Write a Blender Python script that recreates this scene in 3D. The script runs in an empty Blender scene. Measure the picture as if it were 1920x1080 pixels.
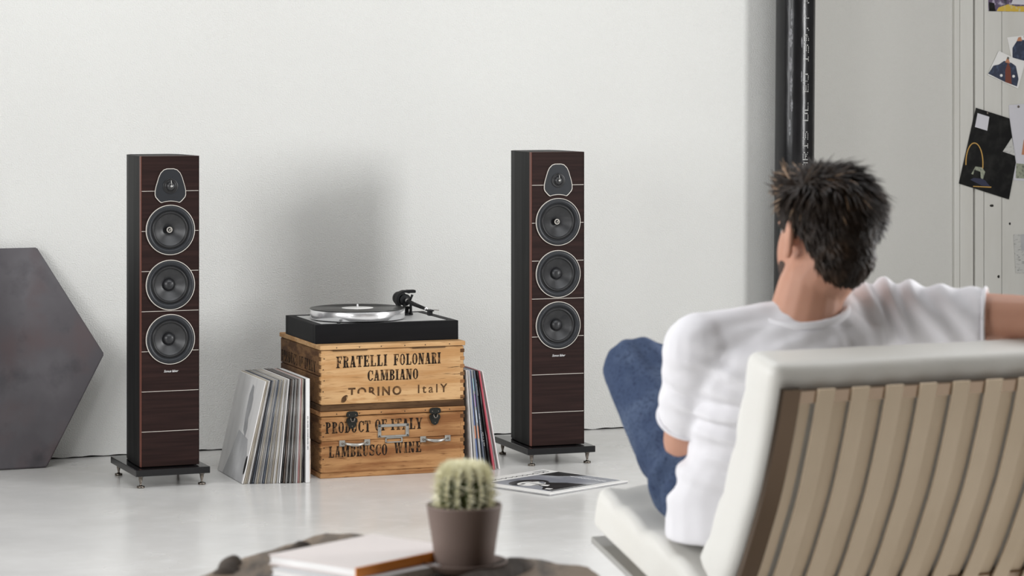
import bpy, bmesh, math, random
from mathutils import Vector, Matrix, Euler, noise
R = math.radians
PI = math.pi
sc = bpy.context.scene
COL = sc.collection

# ------------------------------------------------------------------ camera, world, light, exposure
EYE = 1.217
cam_d = bpy.data.cameras.new('camera')
cam_d.sensor_width = 36.0
cam_d.lens = 5000.0 / 1920.0 * 36.0
cam_d.shift_y = -390.0 / 1920.0
cam_d.clip_end = 60
cam_d.dof.use_dof = True
cam_d.dof.focus_distance = 8.3
cam_d.dof.aperture_fstop = 7.0
cam = bpy.data.objects.new('camera', cam_d)
COL.objects.link(cam)
cam.location = (0, 0, EYE)
cam.rotation_euler = (R(90), 0, 0)
sc.camera = cam

world = bpy.data.worlds.new('world')
sc.world = world
world.use_nodes = True
world.node_tree.nodes['Background'].inputs[0].default_value = (0.75, 0.86, 1.0, 1)
world.node_tree.nodes['Background'].inputs[1].default_value = 0.6

sc.view_settings.view_transform = 'Standard'
sc.view_settings.look = 'None'
sc.view_settings.gamma = 1
sc.view_settings.use_curve_mapping = False
sc.view_settings.exposure = 0.0

# the room is turned 22.3 degrees to the camera: local x runs along the back wall, local y goes into it
ROOM_YAW = R(22.3)
ROOM_LOC = Vector((-1.504, 8.546, 0))
def room_pt(s, y, z=0.0):
    c, q = math.cos(ROOM_YAW), math.sin(ROOM_YAW)
    return Vector((ROOM_LOC.x + s * c - y * q, ROOM_LOC.y + s * q + y * c, z))
def area(name, s, y, z, aim, sx, sy, power, col):
    l = bpy.data.lights.new(name, 'AREA')
    l.shape = 'RECTANGLE'; l.size = sx; l.size_y = sy
    l.energy = power; l.color = col
    o = bpy.data.objects.new(name, l); COL.objects.link(o)
    o.location = room_pt(s, y, z)
    d = (room_pt(*aim) - o.location)
    o.rotation_euler = d.to_track_quat('-Z', 'Y').to_euler()
    return o
# daylight entering through the two side windows; near-left and overhead lamps are added fill
area('daylight_left_window', -2.55, -2.7, 1.5, (0, -2.7, 1.5), 1.3, 1.5, 52, (1.0, 1.0, 1.0))
area('fill_left_near', -2.55, -4.9, 1.5, (0, -4.9, 1.5), 1.3, 1.5, 48, (1.0, 1.0, 1.0))  # added lamp, brightens the left side of the chair
area('daylight_right_window', 4.55, -4.2, 1.55, (2.5, -4.2, 1.55), 1.4, 1.5, 205, (1.0, 1.0, 1.0))
area('fill_overhead', 0.9, -3.0, 3.52, (0.9, -3.0, 0), 4.2, 2.2, 67, (1.0, 1.0, 1.0))  # overhead lamp added for ambient fill

# ------------------------------------------------------------------ helpers
def tag(o, label=None, cat=None, group=None, kind=None):
    if label: o['label'] = label
    if cat: o['category'] = cat
    if group: o['group'] = group
    if kind: o['kind'] = kind
    return o

def thing(name, label, cat, loc=(0, 0, 0), rz=0.0, group=None):
    o = bpy.data.objects.new(name, None)
    COL.objects.link(o)
    o.empty_display_size = 0.05
    o.location = loc
    o.rotation_euler = (0, 0, rz)
    tag(o, label, cat, group)
    return o

def link(name, mesh, mat=None, parent=None, loc=None, rot=None, smooth=None):
    if mat is not None:
        mesh.materials.clear(); mesh.materials.append(mat)
    if smooth is not None:
        for p in mesh.polygons: p.use_smooth = smooth
    o = bpy.data.objects.new(name, mesh)
    COL.objects.link(o)
    if parent is not None: o.parent = parent
    if loc is not None: o.location = loc
    if rot is not None: o.rotation_euler = rot
    return o

class MB:
    """collects simple shapes; build() links them as one mesh object"""
    def __init__(self): self.v = []; self.f = []; self.s = []
    def add(self, vs, fs, smooth=False):
        b = len(self.v)
        self.v += [tuple(p) for p in vs]
        self.f += [tuple(i + b for i in f) for f in fs]
        self.s += [smooth] * len(fs)
        return self
    def box(self, x0, y0, z0, x1, y1, z1):
        vs = [(x, y, z) for z in (z0, z1) for y in (y0, y1) for x in (x0, x1)]
        return self.add(vs, [(0, 2, 3, 1), (4, 5, 7, 6), (0, 1, 5, 4), (2, 6, 7, 3), (0, 4, 6, 2), (1, 3, 7, 5)])
    def rbox(self, x0, y0, z0, x1, y1, z1, r=0.003, seg=2):
        bm = bmesh.new()
        vs = [bm.verts.new((x, y, z)) for z in (z0, z1) for y in (y0, y1) for x in (x0, x1)]
        for f in [(0, 2, 3, 1), (4, 5, 7, 6), (0, 1, 5, 4), (2, 6, 7, 3), (0, 4, 6, 2), (1, 3, 7, 5)]:
            bm.faces.new([vs[i] for i in f])
        bmesh.ops.bevel(bm, geom=bm.edges[:], offset=r, segments=seg, affect='EDGES', profile=0.5)
        return self.bm(bm)
    def bm(self, bm, smooth=False):
        bm.verts.index_update()
        self.add([v.co.copy() for v in bm.verts], [[v.index for v in f.verts] for f in bm.faces], smooth)
        bm.free()
        return self
    def prism(self, pts, y0, y1, smooth=False):
        """outline in the xz plane (counter-clockwise seen from -y), pushed from y0 (front) to y1"""
        n = len(pts)
        vs = [(x, y0, z) for x, z in pts] + [(x, y1, z) for x, z in pts]
        fs = [tuple(range(n)), tuple(range(2 * n - 1, n - 1, -1))]
        fs += [(i, i + n, (i + 1) % n + n, (i + 1) % n) for i in range(n)]
        return self.add(vs, fs, smooth)
    def slab(self, pts, z0, z1):
        n = len(pts)
        vs = [(x, y, z1) for x, y in pts] + [(x, y, z0) for x, y in pts]
        fs = [tuple(range(n)), tuple(range(2 * n - 1, n - 1, -1))]
        fs += [(i, i + n, (i + 1) % n + n, (i + 1) % n) for i in range(n)]
        return self.add(vs, fs)
    def ring_outline(self, outer, inner, y0, y1):
        n = len(outer)
        vs = [(x, y0, z) for x, z in outer] + [(x, y0, z) for x, z in inner] + [(x, y1, z) for x, z in outer] + [(x, y1, z) for x, z in inner]
        fs = []
        for i in range(n):
            j = (i + 1) % n
            fs += [(i, j, j + n, i + n), (i + 2 * n, j + 2 * n, j, i), (i + n, j + n, j + 3 * n, i + 3 * n)]
        return self.add(vs, fs)
    def lathe(self, prof, n=32, axis='z', c=(0, 0, 0), smooth=True, cap=True):
        """prof = [(radius, height)]; axis y: height runs along -y (towards the viewer)"""
        vs = []; fs = []
        for r, h in prof:
            for k in range(n):
                a = 2 * PI * k / n
                x, y = r * math.cos(a), r * math.sin(a)
                vs.append((c[0] + x, c[1] + y, c[2] + h) if axis == 'z' else (c[0] + x, c[1] - h, c[2] + y))
        m = len(prof)
        for i in range(m - 1):
            for k in range(n):
                q = (k + 1) % n
                fs.append((i * n + k, i * n + q, (i + 1) * n + q, (i + 1) * n + k))
        if cap and prof[0][0] > 1e-6: fs.append(tuple(range(n - 1, -1, -1)))
        if cap and prof[-1][0] > 1e-6: fs.append(tuple((m - 1) * n + k for k in range(n)))
        return self.add(vs, fs, smooth)
    def tube(self, pts, rad, n=10, smooth=True, flat=None):
        """round tube along points; rad a number or a list; flat = (ratio, ref) gives a flattened section"""
        pts = [Vector(p) for p in pts]
        m = len(pts)
        rr = rad if isinstance(rad, (list, tuple)) else [rad] * m
        t0 = (pts[1] - pts[0]).normalized()
        ref = Vector((0, 0, 1)) if abs(t0.z) < 0.9 else Vector((1, 0, 0))
        a = t0.cross(ref).normalized()
        vs = []; fs = []
        for i in range(m):
            t = (pts[min(i + 1, m - 1)] - pts[max(i - 1, 0)]).normalized()
            a = (a - t * a.dot(t)).normalized()
            b = t.cross(a)
            for k in range(n):
                w = 2 * PI * k / n
                vs.append(pts[i] + (a * math.cos(w) + b * math.sin(w)) * rr[i])
        for i in range(m - 1):
            for k in range(n):
                q = (k + 1) % n
                fs.append((i * n + k, i * n + q, (i + 1) * n + q, (i + 1) * n + k))
        fs.append(tuple(range(n - 1, -1, -1)))
        fs.append(tuple((m - 1) * n + k for k in range(n)))
        return self.add(vs, fs, smooth)
    def loft(self, rings, smooth=True):
        """rings = [(centre, axis_a, axis_b)], closed by end caps"""
        n = 24; vs = []; fs = []
        for c, a, b in rings:
            c, a, b = Vector(c), Vector(a), Vector(b)
            for k in range(n):
                w = 2 * PI * k / n
                vs.append(c + a * math.cos(w) + b * math.sin(w))
        m = len(rings)
        for i in range(m - 1):
            for k in range(n):
                q = (k + 1) % n
                fs.append((i * n + k, i * n + q, (i + 1) * n + q, (i + 1) * n + k))
        fs.append(tuple(range(n - 1, -1, -1)))
        fs.append(tuple((m - 1) * n + k for k in range(n)))
        return self.add(vs, fs, smooth)
    def ball(self, c, r, n=16, m=10, mat=None):
        c = Vector(c)
        r = (r, r, r) if not isinstance(r, (tuple, list)) else r
        vs = []; fs = []
        for i in range(1, m):
            th = PI * i / m
            for k in range(n):
                ph = 2 * PI * k / n
                p = Vector((r[0] * math.sin(th) * math.cos(ph), r[1] * math.sin(th) * math.sin(ph), r[2] * math.cos(th)))
                if mat: p = mat @ p
                vs.append(c + p)
        tp = Vector((0, 0, r[2])); bt = Vector((0, 0, -r[2]))
        if mat: tp = mat @ tp; bt = mat @ bt
        vs += [c + tp, c + bt]
        for i in range(m - 2):
            for k in range(n):
                q = (k + 1) % n
                fs.append((i * n + k, (i + 1) * n + k, (i + 1) * n + q, i * n + q))
        T, B = (m - 1) * n, (m - 1) * n + 1
        for k in range(n):
            q = (k + 1) % n
            fs.append((T, k, q)); fs.append((B, (m - 2) * n + q, (m - 2) * n + k))
        return self.add(vs, fs, True)
    def limb(self, pts, radii, n=16):
        """tapered limb with round ends, for growing one skin over several pieces"""
        pts = [Vector(p) for p in pts]
        for i in range(len(pts) - 1):
            self.tube([pts[i], pts[i].lerp(pts[i + 1], 0.5), pts[i + 1]], [radii[i], (radii[i] + radii[i + 1]) / 2, radii[i + 1]], n)
        for p, r in zip(pts, radii): self.ball(p, r * 0.995, n, 10)
        return self
    def map(self, fn):
        self.v = [tuple(fn(Vector(p))) for p in self.v]
        return self
    def mesh(self, name):
        me = bpy.data.meshes.new(name)
        me.from_pydata(self.v, [], self.f)
        for p, s in zip(me.polygons, self.s): p.use_smooth = s
        me.validate(); me.update()
        return me
    def build(self, name, mat, parent=None, loc=None, rot=None):
        return link(name, self.mesh(name), mat, parent, loc, rot)

def soft_box(hx, hy, hz, r, n=(10, 10, 6)):
    """finely divided box with round edges, centred on the origin: (verts, faces)"""
    vs = {}; V = []; F = []
    def vid(p):
        k = tuple(round(c, 6) for c in p)
        if k not in vs:
            q = Vector(p)
            inner = Vector((max(-hx + r, min(hx - r, q.x)), max(-hy + r, min(hy - r, q.y)), max(-hz + r, min(hz - r, q.z))))
            d = q - inner
            vs[k] = len(V)
            V.append(inner + d.normalized() * r if d.length > 1e-9 else q)
        return vs[k]
    H = (hx, hy, hz)
    def grid(ax):
        h, k = H[ax], n[ax]
        return [-h + r * 0.0 + 2 * h * i / k for i in range(k + 1)] if False else sorted(set([-h, -h + r * 0.3, -h + r * 0.65] + [-h + r + 2 * (h - r) * i / k for i in range(k + 1)] + [h - r * 0.65, h - r * 0.3, h]))
    G = [grid(0), grid(1), grid(2)]
    for ax in range(3):
        a, b = (ax + 1) % 3, (ax + 2) % 3
        for sgn in (-1, 1):
            for i in range(len(G[a]) - 1):
                for j in range(len(G[b]) - 1):
                    q = []
                    for u, w in ((i, j), (i + 1, j), (i + 1, j + 1), (i, j + 1)):
                        p = [0, 0, 0]; p[ax] = sgn * H[ax]; p[a] = G[a][u]; p[b] = G[b][w]
                        q.append(vid(p))
                    F.append(tuple(q) if sgn > 0 else tuple(reversed(q)))
    return V, F

def evaluated(me, mods):
    """mesh after a stack of modifiers"""
    o = bpy.data.objects.new('tmp', me); COL.objects.link(o)
    for typ, kw in mods:
        m = o.modifiers.new(typ, typ)
        for k, v in kw.items(): setattr(m, k, v)
    dg = bpy.context.evaluated_depsgraph_get(); dg.update()
    out = bpy.data.meshes.new_from_object(o.evaluated_get(dg), depsgraph=dg)
    bpy.data.objects.remove(o)
    return out

def skin_over(mb, voxel=0.006, smooth=8, name='skin'):
    out = evaluated(mb.mesh(name), [('REMESH', dict(mode='VOXEL', voxel_size=voxel, use_smooth_shade=True)), ('SMOOTH', dict(factor=0.5, iterations=smooth))])
    for p in out.polygons: p.use_smooth = True
    return out

def text_mesh(body, size, shear=0.0, spacing=1.0, align='CENTER', extrude=0.0, bold=0.0):
    c = bpy.data.curves.new('txt', 'FONT')
    c.body = body; c.size = size; c.shear = shear; c.space_character = spacing
    c.align_x = align; c.extrude = extrude; c.resolution_u = 3; c.offset = bold
    o = bpy.data.objects.new('txt', c); COL.objects.link(o)
    dg = bpy.context.evaluated_depsgraph_get(); dg.update()
    me = bpy.data.meshes.new_from_object(o.evaluated_get(dg), depsgraph=dg)
    bpy.data.objects.remove(o)
    return me

def copy_tree(o, parent=None):
    c = o.copy(); COL.objects.link(c); c.parent = parent
    for ch in list(o.children): copy_tree(ch, c)
    return c

# ------------------------------------------------------------------ materials
def mat(name, col, rough=0.5, metal=0.0, spec=0.5, var=None, bump=None, coat=0.0, stretch=(1, 1, 1), sheen=0.0, trans=0.0, sss=0.0, rvar=None):
    """var=(scale, colour2, low, high): noise mix towards colour2; bump=(scale, strength, distance)"""
    m = bpy.data.materials.new(name); m.use_nodes = True
    nt = m.node_tree; N = nt.nodes; L = nt.links
    b = N['Principled BSDF']
    b.inputs['Base Color'].default_value = (*col, 1)
    b.inputs['Roughness'].default_value = rough
    b.inputs['Metallic'].default_value = metal
    b.inputs['Specular IOR Level'].default_value = spec
    b.inputs['Coat Weight'].default_value = coat
    b.inputs['Sheen Weight'].default_value = sheen
    b.inputs['Transmission Weight'].default_value = trans
    if sss:
        b.inputs['Subsurface Weight'].default_value = sss
        b.inputs['Subsurface Radius'].default_value = (0.02, 0.008, 0.004)
        b.inputs['Subsurface Scale'].default_value = 0.5
    if var or bump or rvar:
        tc = N.new('ShaderNodeTexCoord'); mp = N.new('ShaderNodeMapping')
        mp.inputs['Scale'].default_value = stretch
        L.new(tc.outputs['Object'], mp.inputs['Vector'])
    if var:
        vs = var if isinstance(var, list) else [var]
        prev = None
        for i, (scl, c2, lo, hi) in enumerate(vs):
            n = N.new('ShaderNodeTexNoise'); n.inputs['Scale'].default_value = scl; n.inputs['Detail'].default_value = 5
            L.new(mp.outputs['Vector'], n.inputs['Vector'])
            r = N.new('ShaderNodeMapRange'); r.inputs['From Min'].default_value = lo; r.inputs['From Max'].default_value = hi
            L.new(n.outputs['Fac'], r.inputs['Value'])
            mx = N.new('ShaderNodeMix'); mx.data_type = 'RGBA'
            L.new(r.outputs['Result'], mx.inputs[0])
            if prev is None: mx.inputs[6].default_value = (*col, 1)
            else: L.new(prev, mx.inputs[6])
            mx.inputs[7].default_value = (*c2, 1)
            prev = mx.outputs[2]
        L.new(prev, b.inputs['Base Color'])
    if rvar:
        n = N.new('ShaderNodeTexNoise'); n.inputs['Scale'].default_value = rvar[0]; n.inputs['Detail'].default_value = 4
        L.new(mp.outputs['Vector'], n.inputs['Vector'])
        r = N.new('ShaderNodeMapRange'); r.inputs['From Min'].default_value = 0.3; r.inputs['From Max'].default_value = 0.7
        r.inputs['To Min'].default_value = rvar[1]; r.inputs['To Max'].default_value = rvar[2]
        L.new(n.outputs['Fac'], r.inputs['Value']); L.new(r.outputs['Result'], b.inputs['Roughness'])
    if bump:
        n = N.new('ShaderNodeTexNoise'); n.inputs['Scale'].default_value = bump[0]; n.inputs['Detail'].default_value = 3
        L.new(mp.outputs['Vector'], n.inputs['Vector'])
        bp = N.new('ShaderNodeBump'); bp.inputs['Strength'].default_value = bump[1]; bp.inputs['Distance'].default_value = bump[2]
        L.new(n.outputs['Fac'], bp.inputs['Height']); L.new(bp.outputs['Normal'], b.inputs['Normal'])
    return m

def srgb(r, g, b):
    return tuple(((c / 255) / 12.92 if c / 255 <= 0.04045 else ((c / 255 + 0.055) / 1.055) ** 2.4) for c in (r, g, b))

M = {}
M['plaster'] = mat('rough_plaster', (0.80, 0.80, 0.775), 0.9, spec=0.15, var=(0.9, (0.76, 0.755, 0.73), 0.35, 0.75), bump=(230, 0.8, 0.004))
M['plaster_shaded'] = mat('rough_plaster_shaded', (0.63, 0.62, 0.585), 0.9, spec=0.15, var=(0.9, (0.59, 0.58, 0.55), 0.35, 0.75), bump=(230, 0.6, 0.004))  # shade of the recess put into the colour: darker copy of the plaster
M['shell'] = mat('plain_plaster', (0.24, 0.23, 0.215), 0.95, spec=0.1)
M['shell_dark'] = mat('dark_plaster', (0.13, 0.09, 0.06), 0.95, spec=0.1)
M['floor'] = mat('polished_concrete', (0.78, 0.772, 0.755), 0.22, spec=0.6, var=[(1.6, (0.70, 0.69, 0.665), 0.35, 0.7), (14, (0.80, 0.795, 0.78), 0.5, 0.8)], rvar=(3.0, 0.16, 0.30))
M['gap'] = mat('dirty_gap', (0.02, 0.018, 0.015), 0.9)
M['pipe'] = mat('black_lacquered_steel', (0.008, 0.008, 0.009), 0.24, spec=0.45, var=(40, (0.016, 0.016, 0.018), 0.5, 0.8), bump=(25, 0.25, 0.004), stretch=(1, 1, 0.35))
M['pipe_print'] = mat('pale_dot_print', (0.62, 0.62, 0.60), 0.7, var=(60, (0.15, 0.15, 0.15), 0.5, 0.7))
M['pipe_scuff'] = mat('grey_scuff', (0.22, 0.22, 0.23), 0.45, var=(90, (0.05, 0.05, 0.055), 0.45, 0.7))
M['white_paint'] = mat('aged_white_paint', (0.64, 0.63, 0.59), 0.5, spec=0.35, var=(5, (0.58, 0.565, 0.52), 0.4, 0.75), stretch=(2, 2, 0.4))
M['black_ash'] = mat('black_ash_veneer', (0.009, 0.009, 0.009), 0.55, spec=0.16, var=(120, (0.020, 0.020, 0.020), 0.45, 0.8), bump=(160, 0.12, 0.0006), stretch=(1, 1, 0.03))
M['wenge'] = mat('wenge_veneer', (0.017, 0.0085, 0.0075), 0.55, spec=0.13, var=(110, (0.030, 0.0145, 0.0125), 0.4, 0.7), bump=(140, 0.15, 0.0006), stretch=(0.04, 1, 1))
M['plinth'] = mat('black_satin_wood', (0.006, 0.006, 0.007), 0.55, spec=0.13, var=(60, (0.009, 0.009, 0.010), 0.4, 0.8), stretch=(0.1, 0.1, 1))
M['red_edge'] = mat('red_brown_edge', (0.145, 0.046, 0.029), 0.45)
M['inlay'] = mat('silver_inlay', (0.72, 0.68, 0.62), 0.4, metal=0.3)
M['black_gloss'] = mat('black_glass_gloss', (0.008, 0.008, 0.009), 0.16, spec=0.5)
M['black_matt'] = mat('black_matt', (0.008, 0.008, 0.009), 0.5, spec=0.25)
M['rubber'] = mat('black_rubber', (0.010, 0.010, 0.011), 0.38, spec=0.5)
M['driver_ring'] = mat('dark_grey_driver_ring', (0.020, 0.022, 0.026), 0.42, spec=0.35)
M['cone'] = mat('dark_paper_cone', (0.016, 0.0165, 0.018), 0.36, spec=0.6, var=(60, (0.026, 0.026, 0.029), 0.45, 0.75))
M['chrome'] = mat('chrome', (0.88, 0.88, 0.89), 0.24, metal=0.75)
M['steel'] = mat('brushed_steel', (0.58, 0.57, 0.55), 0.32, metal=1.0)
M['gunmetal'] = mat('gunmetal', (0.20, 0.175, 0.15), 0.28, metal=1.0)
M['plate'] = mat('grey_metal_plate', (0.60, 0.60, 0.59), 0.4, metal=0.15)
M['vinyl'] = mat('black_vinyl', (0.010, 0.010, 0.010), 0.22, spec=0.6)
M['paper_white'] = mat('white_paper', (0.80, 0.79, 0.77), 0.6, spec=0.2)
M['ink'] = mat('worn_black_ink', (0.022, 0.015, 0.011), 0.8, spec=0.1, var=(45, (0.24, 0.125, 0.055), 0.52, 0.66))
M['ink_faded'] = mat('faded_brown_ink', (0.085, 0.045, 0.022), 0.8, spec=0.1, var=(30, (0.27, 0.145, 0.06), 0.5, 0.7))
M['print_white'] = mat('white_print', (0.80, 0.80, 0.80), 0.6)
M['print_dark'] = mat('dark_faint_print', (0.010, 0.010, 0.011), 0.5)
def crate_wood(name, c1, c2, c3):
    return mat(name, c1, 0.65, spec=0.15, var=[(11, c2, 0.44, 0.60), (3.4, c3, 0.55, 0.74), (70, tuple(q * 0.7 for q in c2), 0.56, 0.72), (1.7, tuple((p + q) / 2 for p, q in zip(c2, c3)), 0.52, 0.72)], bump=(60, 0.5, 0.002), stretch=(0.30, 1, 3.0))
M['wood_pale'] = crate_wood('pale_pine', (0.60, 0.375, 0.185), (0.47, 0.255, 0.105), (0.29, 0.130, 0.048))
M['wood_mid'] = crate_wood('weathered_pine', (0.43, 0.230, 0.098), (0.24, 0.102, 0.038), (0.13, 0.050, 0.020))
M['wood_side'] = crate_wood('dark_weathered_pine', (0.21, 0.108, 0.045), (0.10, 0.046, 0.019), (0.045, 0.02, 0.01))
M['wood_dark'] = crate_wood('dirty_pine', (0.12, 0.065, 0.030), (0.06, 0.03, 0.014), (0.03, 0.015, 0.008))
M['wood_raw'] = mat('bare_scraped_wood', (0.60, 0.38, 0.19), 0.7, spec=0.1, var=(40, (0.45, 0.24, 0.10), 0.5, 0.7), stretch=(0.5, 1, 2))

# ------------------------------------------------------------------ the room
def room_obj(name, mb, m, kind='structure'):
    o = mb.build(name, m, None, ROOM_LOC, (0, 0, ROOM_YAW))
    if kind: o['kind'] = kind
    return o

fl = MB().box(-2.75, -10.6, -0.12, 4.75, 0.75, 0.0)
room_obj('floor', fl, M['floor'])

# back wall: ends in a soft corner that turns into a shallow recess; ragged foot above the floor
CORNER = 2.74
rng = random.Random(4)
def wall_path():
    pts = []
    s = -2.6
    while s < CORNER - 0.06:
        pts.append((s, 0.0)); s += 0.012 if s > -0.4 else 0.1
    turn = R(88)
    for k in range(7):      # soft arris
        a = turn * k / 6
        rr = 0.03
        pts.append((CORNER - 0.03 + rr * math.sin(a), rr * (1 - math.cos(a))))
    x, y = pts[-1]
    for k in range(1, 6):
        pts.append((x + 0.18 * k / 5 * math.cos(turn), y + 0.18 * k / 5 * math.sin(turn)))
    return pts
WP = wall_path()
REC_Y = WP[-1][1]; REC_S = WP[-1][0]
mb = MB()
vs = []; fs = []
for i, (s, y) in enumerate(WP):
    jag = 0.004 + 0.004 * noise.noise(Vector((s * 22, 0, 0))) + (0.006 if noise.noise(Vector((s * 7, 3, 0))) > 0.25 else 0)
    vs += [(s, y, max(0.001, jag)), (s, y, 3.6)]
for i in range(len(WP) - 1):
    fs.append((2 * i, 2 * i + 2, 2 * i + 3, 2 * i + 1))
mb.add(vs, fs)
for p in range(len(mb.s)): mb.s[p] = True
wb = room_obj('wall_back', mb, M['plaster'])
mb = MB()      # the body of the wall behind its plaster face
mb.slab([(-2.6, 0.06), (CORNER - 0.05, 0.06), (CORNER - 0.04, 0.74), (-2.6, 0.74)][::-1], 0.0, 3.6)
core = mb.build('wall_core', M['gap'], wb)
mb = MB()
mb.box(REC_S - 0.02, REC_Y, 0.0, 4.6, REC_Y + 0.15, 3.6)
room_obj('wall_recess', mb, M['plaster_shaded'])
# side walls with windows (near-left one added), rear wall, ceiling opened for added fill
def wall_with_holes(x0, x1, holes, h0, h1):
    m_ = MB(); y = -10.5
    for a0, a1 in holes:
        m_.box(x0, y, 0, x1, a0, 3.6)
        m_.box(x0, a0, 0, x1, a1, h0); m_.box(x0, a0, h1, x1, a1, 3.6)
        y = a1
    m_.box(x0, y, 0, x1, 0.75, 3.6)
    return m_
room_obj('wall_left', wall_with_holes(-2.75, -2.6, [(-5.6, -4.2), (-3.4, -2.0)], 0.7, 2.3), M['shell'])
room_obj('wall_right', wall_with_holes(4.6, 4.75, [(-4.95, -3.45)], 0.75, 2.35), M['shell'])
room_obj('wall_rear', MB().box(-2.75, -10.7, 0, 4.75, -10.5, 3.6), M['shell_dark'])
m_ = MB()
m_.box(-2.75, -10.6, 3.6, 4.75, -4.1, 3.7); m_.box(-2.75, -1.9, 3.6, 4.75, 0.75, 3.7)
m_.box(-2.75, -4.1, 3.6, -1.2, -1.9, 3.7); m_.box(3.0, -4.1, 3.6, 4.75, -1.9, 3.7)
room_obj('ceiling', m_, M['shell'])
def window(name, x, a0, a1, h0, h1):
    f = MB()
    for (y0, y1, z0, z1) in ((a0, a0 + 0.05, h0, h1), (a1 - 0.05, a1, h0, h1), (a0, a1, h0, h0 + 0.05), (a0, a1, h1 - 0.05, h1)):
        f.box(x - 0.04, y0, z0, x + 0.04, y1, z1)
    room_obj(name, f, M['white_paint'])
window('window_1', -2.69, -3.4, -2.0, 0.7, 2.3)
window('added_window', -2.69, -5.6, -4.2, 0.7, 2.3)  # added frame around the near-left fill lamp
window('window_2', 4.69, -4.95, -3.45, 0.75, 2.35)

# white panelled door in the recess
DS = 3.510
m_ = MB(); m_.rbox(DS, REC_Y - 0.0142, 0, DS + 0.024, REC_Y + 0.01, 3.0, 0.004); m_.rbox(DS + 0.025, REC_Y - 0.0130, 0, DS + 0.083, REC_Y + 0.01, 3.0, 0.003)
room_obj('trim_1', m_, M['white_paint'])
door = bpy.data.objects.new('door_1', None); COL.objects.link(door)
door.location = ROOM_LOC; door.rotation_euler = (0, 0, ROOM_YAW); door['kind'] = 'structure'
MB().rbox(DS + 0.092, REC_Y - 0.0128, 0.01, DS + 0.130, REC_Y - 0.001, 3.0, 0.003).build('stile', M['white_paint'], door)
x = DS + 0.131
for w in (0.079, 0.16, 0.16, 0.16, 0.16):
    MB().rbox(x + 0.0012, REC_Y - 0.012, 0.01, x + w - 0.0012, REC_Y - 0.001, 3.0, 0.0016).build('plank', M['white_paint'], door)
    x += w
for (s_, z_, w_, h_) in ((0.165, 0.74, 0.010, 0.005), (0.245, 0.67, 0.005, 0.005), (0.195, 0.47, 0.006, 0.006)):
    MB().prism([(DS + s_ + w_ * math.cos(k) * (1 if k % 2 else 0.7), z_ + h_ * math.sin(k)) for k in [i * PI / 4 for i in range(8)]], REC_Y - 0.0126, REC_Y - 0.011).build('paint_chip', M['gap'], door)

# black steel pipe standing at the corner, stamped with its size
PIPE_R = 0.0699
pipe = thing('steel_pipe', 'tall black steel pipe with scuffs and dotted lettering at the wall corner', 'pipe', (0.9935, 9.45, 0))
pipe.rotation_euler = (0, R(0.45), 0)
m_ = MB(); m_.lathe([(PIPE_R, 0.0), (PIPE_R, 1.0), (PIPE_R, 2.2), (PIPE_R, 3.58)], 40)
m_.build('tube', M['pipe'], pipe)
def wrap(a, z, lift=0.0006):
    """point on the pipe: a = angle in degrees from facing the camera, to the right positive"""
    w = R(-90 + a)
    return ((PIPE_R + lift) * math.cos(w), (PIPE_R + lift) * math.sin(w), z)
rng = random.Random(2)
for (a0, z0, z1, w) in ((-17, 1.40, 1.47, 6), (-19, 1.33, 1.40, 11), (-19, 1.245, 1.30, 9), (-17, 1.16, 1.235, 8), (-15, 1.105, 1.15, 8), (-20, 1.02, 1.08, 7), (13, 1.21, 1.25, 4), (13, 1.33, 1.37, 4)):
    n = 12; L_ = []; R_ = []
    for k in range(n + 1):
        z = z0 + (z1 - z0) * k / n
        e = math.sin(PI * k / n) ** 0.4
        L_.append(wrap(a0 - w * 0.5 * e * rng.uniform(0.6, 1.1), z)); R_.append(wrap(a0 + w * 0.5 * e * rng.uniform(0.6, 1.1), z))
    MB().add(L_ + R_, [(k, k + n + 1, k + n + 2, k + 1) for k in range(n)]).build('scuff', M['pipe_scuff'], pipe)
DOTS = {
 'P': '11110 10001 10001 11110 10000 10000 10000', 'A': '01110 10001 10001 11111 10001 10001 10001', 'R': '11110 10001 10001 11110 10100 10010 10001',
 'I': '01110 00100 00100 00100 00100 00100 01110', 'S': '01111 10000 10000 01110 00001 00001 11110', 'D': '11110 10001 10001 10001 10001 10001 11110',
 'L': '10000 10000 10000 10000 10000 10000 11111', 'E': '11111 10000 10000 11110 10000 10000 11111', 'N': '10001 11001 10101 10101 10011 10001 10001', 'U': '10001 10001 10001 10001 10001 10001 01110',
 '1': '00100 01100 00100 00100 00100 00100 01110', '3': '11110 00001 00001 01110 00001 00001 11110', '9': '01110 10001 10001 01111 00001 00010 01100',
 '7': '11111 00001 00010 00100 00100 00100 00100', ',': '00000 00000 00000 00000 00100 00100 01000', 'X': '10001 10001 01010 00100 01010 10001 10001', '6': '00110 01000 10000 11110 10001 10001 01110', ' ': '00000 ' * 7}
m_ = MB()
z = 0.865
for ch in 'PARIS DL EU 139,7 X 16':
    rows = DOTS[ch].split()
    for ry, row in enumerate(rows):
        for rx, bit in enumerate(row):
            if bit == '1':
                a = 19 + ry * 2.6; zz = z + rx * 0.0062
                m_.add([wrap(a - 0.85, zz - 0.002, 0.0008), wrap(a + 0.85, zz - 0.002, 0.0008), wrap(a + 0.85, zz + 0.002, 0.0008), wrap(a - 0.85, zz + 0.002, 0.0008)], [(0, 1, 2, 3)])
    z += 0.036 if ch != ' ' else 0.03
m_.build('lettering', M['pipe_print'], pipe)['kind'] = 'stuff'

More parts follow.
